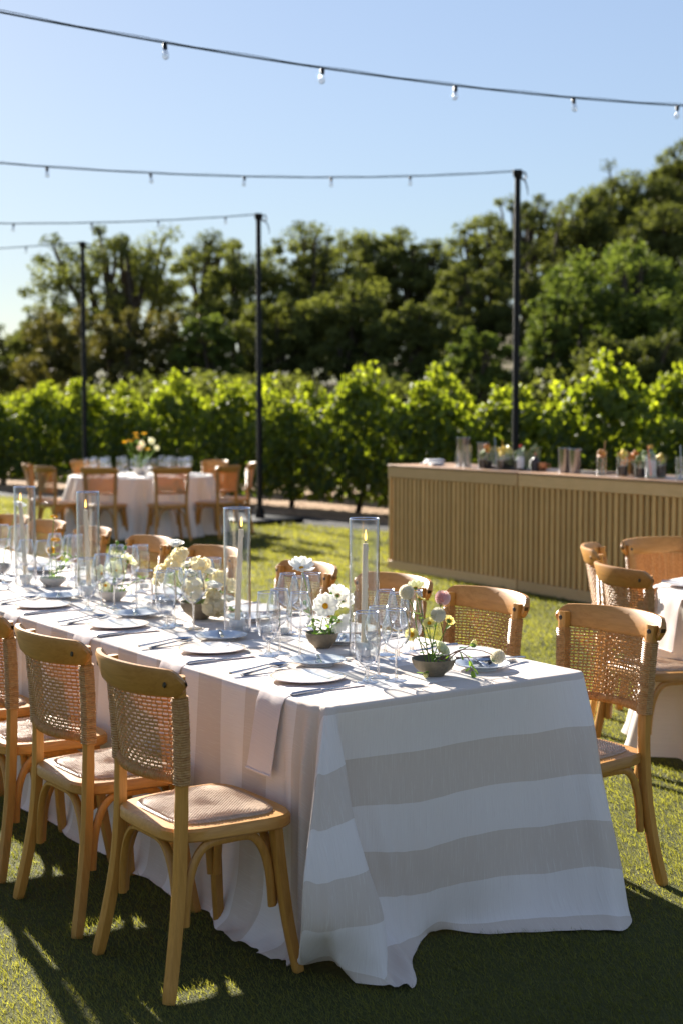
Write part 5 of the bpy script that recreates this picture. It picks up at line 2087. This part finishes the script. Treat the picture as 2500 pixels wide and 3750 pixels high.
GW = "white cosmos in the brown bowl"
bW = lambda i: (.883 + .018 * math.cos(i * 2.1), .579 + .018 * math.sin(i * 2.1), zb)
flower("white_cosmos", 'cosmos', bW(0), (.907, .508, 1.054), (-.35, -.1, .9), "tallest white cosmos, opening upward above the wine glasses", group=GW, size=1.12, seed=21, bend=.1)
flower("white_cosmos", 'cosmos', bW(1), (.835, .561, .924), (-.8, -.45, .35), "white cosmos facing us squarely with a round yellow eye", group=GW, size=1.05, npet=10, seed=22, bend=.2, leaves=2, cenr=.0105)
flower("white_cosmos", 'cosmos', bW(2), (.868, .636, .952), (.5, .55, .6), "white cosmos seen from behind at the cosmos bowl's upper right", group=GW, size=1.0, seed=23, leaves=3)
flower("white_cosmos", 'cosmos', bW(3), (.885, .672, .930), (.6, .6, .3), "white cosmos touching the tall glass cylinder", group=GW, size=.95, seed=24, leaves=3)
flower("white_cosmos", 'cosmos', bW(4), (.838, .620, .866), (.1, .4, -.4), "drooping white cosmos right of the cosmos bowl", group=GW, size=1.0, seed=25, bend=.7, leaves=5)
for i, (hd, lab) in enumerate([((.876, .537, .870), "feathery green bud left of the facing cosmos"), ((.849, .594, .962), "small dark bud above the facing cosmos"), ((.855, .60, .868), "feathery green bud in the middle of the cosmos bowl"), ((.92, .53, .93), "thin green bud leaning left among the cosmos stems")]):
    flower("cosmos_bud", 'bud', bW(5 + i), hd, (0, 0, 1), lab, group=GW, size=.8, seed=31 + i, leaves=9)

GY = "yellow flowers in the white bowl"
bY = lambda i: (3.122 + .018 * math.cos(i * 2.1), .513 + .018 * math.sin(i * 2.1), TOP + .05)
flower("yellow_zinnia", 'button', bY(0), (3.116, .522, 1.104), (-.3, 0, .95), "highest orange yellow flower over the white bowl", group=GY, seed=41, bend=.1, size=1.0)
flower("yellow_zinnia", 'button', bY(1), (3.113, .526, .992), (-.3, -.1, .95), "middle orange yellow flower over the white bowl", group=GY, seed=42, bend=.1, size=1.25, leaves=3)
flower("yellow_zinnia", 'button', bY(2), (3.125, .508, .942), (-.7, -.4, .5), "lowest orange yellow flower, its dark eye turned to us", group=GY, seed=43, bend=.15, size=1.1, leaves=7)
flower("green_sprig", 'bud', bY(3), (3.087, .563, .929), (0, 0, 1), "green leafy sprig right of the yellow flowers", group=GY, cat="foliage", seed=44, leaves=12, size=.6)
flower("green_sprig", 'bud', bY(4), (3.058, .606, .912), (0, .7, .4), "arching green sprig reaching toward the next cylinder", group=GY, cat="foliage", seed=45, leaves=8, size=.6, bend=.8)

GP = "pale poppies in the white bowl"
bP = lambda i: (2.48 + .018 * math.cos(i * 2.1), .523 + .018 * math.sin(i * 2.1), TOP + .05)
flower("pale_poppy", 'poppy', bP(0), (2.452, .528, .905), (-.8, -.4, .4), "pale yellow poppy facing us with a dark eye", group=GP, seed=51, npet=7, size=1.15, cen='amber', cenr=.005)
flower("pale_poppy", 'poppy', bP(1), (2.461, .590, .940), (.1, .7, .6), "pale yellow poppy turned right above the white bowl", group=GP, seed=52, npet=6, size=1.0)
flower("pale_poppy", 'poppy', bP(2), (2.525, .493, .885), (-.4, -.8, .3), "pale yellow poppy leaning left above the white bowl", group=GP, seed=53, npet=6, size=1.0)
flower("pale_poppy", 'poppy', bP(3), (2.511, .566, .956), (-.1, .1, .95), "pale yellow poppy standing highest over the white bowl", group=GP, seed=54, npet=6, size=1.05)
flower("pale_poppy", 'poppy', bP(4), (2.48, .488, .838), (-.6, -.6, -.1), "pale yellow poppy nodding low at the white bowl's rim", group=GP, seed=55, npet=6, size=.8)
flower("poppy_bud", 'bud', bP(5), (2.467, .541, 1.026), (0, 0, 1), "left one of two green buds above the poppies", group=GP, seed=56, size=1.0)
flower("poppy_bud", 'bud', bP(6), (2.448, .570, 1.004), (0, .2, 1), "right one of two green buds above the poppies", group=GP, seed=57, size=1.0)
flower("green_sprig", 'bud', bP(7), (2.44, .66, .86), (0, .7, -.3), "leafy green sprig drooping right of the poppies", group=GP, cat="foliage", seed=58, leaves=14, size=.6, bend=.6)

GA = "cream arrangement in the large brown bowl"
bA = lambda i: (1.764 + .03 * math.cos(i * 2.4), .57 + .03 * math.sin(i * 2.4), TOP + .06)
flower("white_rose", 'rose', bA(0), (1.820, .488, 1.070), (-.2, -.1, .95), "white rose at the very top of the cream arrangement", group=GA, size=1.25, seed=61, bend=.15, leaves=2)
CL = [((1.808, .506, 1.030), 1.05, "upper cream phlox cluster just below the white rose"), ((1.826, .480, .990), 1.15, "cream phlox cluster left of the upper one"),
      ((1.855, .440, .962), .85, "cream phlox cluster reaching farthest left"), ((1.862, .432, .926), .7, "small cream cluster hanging at the arrangement's left edge"),
      ((1.766, .572, .985), 1.25, "round cream cluster at the arrangement's right shoulder"), ((1.732, .525, .895), 1.55, "largest blush cream hydrangea ball low in the middle"),
      ((1.690, .590, .860), 1.15, "cream hydrangea cluster right of the largest ball"), ((1.668, .572, .828), 1.2, "cream cluster spilling over the bowl's front rim"),
      ((1.672, .602, .822), 1.0, "yellow cream cluster at the bowl's right rim"), ((1.742, .651, .930), .95, "flat cream cluster at the arrangement's upper right"),
      ((1.728, .700, .900), .8, "cream cluster reaching farthest right, inside the tall cylinder's view")]
for i, (hd, sz, lab) in enumerate(CL):
    dd = (hd[0] - 1.764 - .05, hd[1] - .57, (hd[2] - .85) * 1.5 + .05)
    flower("cream_phlox", 'cluster', bA(i + 1), hd, dd, lab, group=GA, size=sz, seed=70 + i, leaves=2)
for i, (hd, sz, lab) in enumerate([((1.787, .540, .950), 1.25, "white ruffled bloom in the arrangement's centre"), ((1.756, .606, .958), 1.1, "white bloom behind the round cream cluster"),
                                   ((1.700, .600, .905), 1.2, "greenish white bloom above the right clusters"), ((1.697, .668, .846), 1.0, "white bloom low at the arrangement's right"),
                                   ((1.80, .53, .985), 1.0, "white bloom tucked under the upper cluster")]):
    flower("white_rose", 'rose', bA(i + 12), hd, ((hd[0] - 1.82), hd[1] - .57, .5), lab, group=GA, size=sz, seed=90 + i, leaves=3)
for i, (hd, lab) in enumerate([((1.72, .64, .88), "green leafy sprig right of the cream clusters"), ((1.70, .56, .835), "dark green sprig at the large bowl's left rim"), ((1.66, .70, .80), "thin green sprig trailing right onto the cloth")]):
    flower("green_sprig", 'bud', bA(i + 20), hd, (0, .4, .8), lab, cat="foliage", group=GA, size=.5, seed=96 + i, leaves=12, bend=.4)

# flowers at the picture's left edge stand in a bowl on the far part of the table
bowl(3.80, .50, .064, .050, 'stoneware', 'stoneware_in', "grey brown bowl at the picture's left edge of the table", .5)
bL = lambda i: (3.80 + .015 * math.cos(i * 2.1), .50 + .015 * math.sin(i * 2.1), TOP + .05)
GL_ = "white flowers at the picture's left edge"
flower("white_cosmos", 'cosmos', bL(0), (3.81, .46, 1.09), (-.5, -.3, .7), "white flower at the picture's left edge beside the first cylinder", group=GL_, size=.9, seed=101, leaves=3)
flower("white_cosmos", 'cosmos', bL(1), (3.70, .58, 1.12), (-.4, .2, .8), "white flower seen behind the leftmost tall cylinder", group=GL_, size=.85, seed=102, leaves=3)
flower("cosmos_bud", 'bud', bL(2), (3.79, .49, 1.20), (0, 0, 1), "tall thin green bud at the picture's left edge", group=GL_, size=.9, seed=103, leaves=4, bend=.05)

# ------------------------------------------------------------------ what stands on the round tables
cx, cy = CB
for i in range(26):
    a = 2 * math.pi * i / 26 + .1
    d = .52 + .09 * (i % 3)
    put('wine' if i % 3 else 'goblet', (cx + d * math.cos(a), cy + d * math.sin(a), TOP), i,
        "out of focus stemmed glass on the white round table by the vines", "stemmed glasses on the round table by the vines", "glass")
for i, a in enumerate([-67, -33, -103, -139, -174, 130, 52, 6]):
    put('plate', (cx + .73 * math.cos(R(a)), cy + .73 * math.sin(R(a)), TOP), i,
        f"plate on the distant round table, {NUM[i] if i < 7 else 'eighth'} counting from its front chair", "plates on the round table by the vines", "plate")
o = thing("flower_bowl", (cx, cy, TOP), 0, "pale bowl of orange and cream flowers on the round table by the vines", "bowl")
MB().lathe([(0, 0), (.06, 0), (.10, .05), (.125, .10), (.12, .10), (.09, .05), (0, .02)], 24).obj("body", M['pale_stoneware'], o)
MB().lathe([(.126, .098), (.124, .104), (.119, .1), (.121, .096)], 24).obj("rim", M['pale_stoneware'], o)


def far_flower(dx, dy, z, kind, size, mat, lab, sd):
    t = thing({'button': "orange_zinnia", 'cluster': "cream_phlox"}[kind], (cx, cy, TOP + .08), 0, lab, "flower", "flowers on the round table by the vines")
    rr = random.Random(sd)
    h = Vector((dx, dy, z - TOP - .08))
    stalk(t, (rr.uniform(-.04, .04), rr.uniform(-.04, .04), -.03), h, .15, .004, 'stalk', 8, sd)
    mb = MB()
    tn = []
    if kind == 'button':
        for k in range(14):
            a = k * 2.4
            q = Matrix.Rotation(rr.uniform(-.4, .4), 3, 'X') @ Matrix.Rotation(a, 3, 'Z')
            L = .045 * size
            mb.add([h + q @ Vector(v) for v in ((0, 0, 0), (L * .6, L * .25, .006), (L, 0, .012), (L * .6, -L * .25, .006))], [(0, 1, 2, 3)])
            tn += [rr.random()] * 4
    else:
        for k in range(40):
            d = Vector((rr.gauss(0, 1), rr.gauss(0, 1), rr.gauss(0, 1))).normalized()
            u = d.orthogonal().normalized()
            v = d.cross(u)
            c = h + d * .055 * size * rr.uniform(.7, 1)
            L = .018 * size
            mb.add([c - u * L, c - v * L, c + u * L, c + v * L], [(0, 1, 2, 3)])
            tn += [rr.random()] * 4
    mb.obj("petals", M[mat], t, tint=tn)
    MB().lathe([(0, -.006), (.012, 0), (0, .014)], 10, h).obj("centre", M['pollen'], t)


for i, (dx, dy, z, kd, sz, mt, lab) in enumerate([
        (-.20, -.10, 1.19, 'button', 1.2, 'yellow_petal', "orange flower lowest left on the distant round table"),
        (-.13, -.05, 1.21, 'button', 1.3, 'yellow_petal', "orange flower second from left on the distant round table"),
        (-.07, .02, 1.30, 'button', 1.2, 'yellow_petal', "orange flower near the top left of the distant bouquet"),
        (-.05, -.06, 1.25, 'button', 1.1, 'yellow_petal', "orange flower in the middle of the distant bouquet"),
        (.04, .0, 1.30, 'button', 1.2, 'yellow_petal', "highest orange flower of the distant bouquet"),
        (.10, -.12, 1.10, 'button', 1.3, 'yellow_petal', "orange flower low at the distant bouquet's right"),
        (.02, -.05, 1.17, 'cluster', 1.3, 'cream_petal', "cream cluster in the middle of the distant bouquet"),
        (.14, .0, 1.21, 'cluster', 1.3, 'pale_petal', "pale cluster at the right of the distant bouquet"),
        (.20, .02, 1.12, 'cluster', 1.0, 'pale_petal', "pale cluster farthest right in the distant bouquet"),
        (-.02, .05, 1.12, 'cluster', 1.2, 'pink_petal', "pinkish cluster low in the distant bouquet")]):
    far_flower(dx, dy, z, kd, sz * (.8 if kd == 'button' else .68), mt, lab, 200 + i)

cx, cy = CRt
for i, (a, lab) in enumerate([(197, "hanging before the curved chair back at the edge table"), (168, "hanging on the edge table's far left side")]):
    dr = Vector((math.cos(R(a)), math.sin(R(a)), 0))
    sd = Vector((-dr.y, dr.x, 0))
    c0 = Vector((cx, cy, 0))
    path = []
    for d, z, nv in [(.50, TOP + .001, ZZ), (.62, TOP + .001, ZZ), (.73, TOP + .001, ZZ), (.765, TOP, (ZZ + dr * .4).normalized()), (.782, TOP - .010, (ZZ + dr).normalized()),
                     (.796, TOP - .05, dr), (.806, TOP - .12, dr), (.818, TOP - .19, dr), (.826, TOP - .25, dr)]:
        path.append((c0 + dr * d + ZZ * z, sd, nv))
    napkin(path, .13, f"folded lilac grey napkin {lab}", "napkins on the edge table")
    put('plate', c0 + dr * .60 + ZZ * (TOP + .006), a, f"patterned plate on the napkin {lab}", "plates on the edge table", "plate")
    put('knife', c0 + dr * .62 + sd * (.17 if i == 0 else -.17) + ZZ * TOP, R(a + 180), f"table knife beside the napkin {lab}", "knives on the edge table", "knife")

# prototypes leave the scene
for r_ in PR.values():
    for c in kids(r_):
        for g in kids(c):
            bpy.data.objects.remove(g)
        bpy.data.objects.remove(c)
    bpy.data.objects.remove(r_)
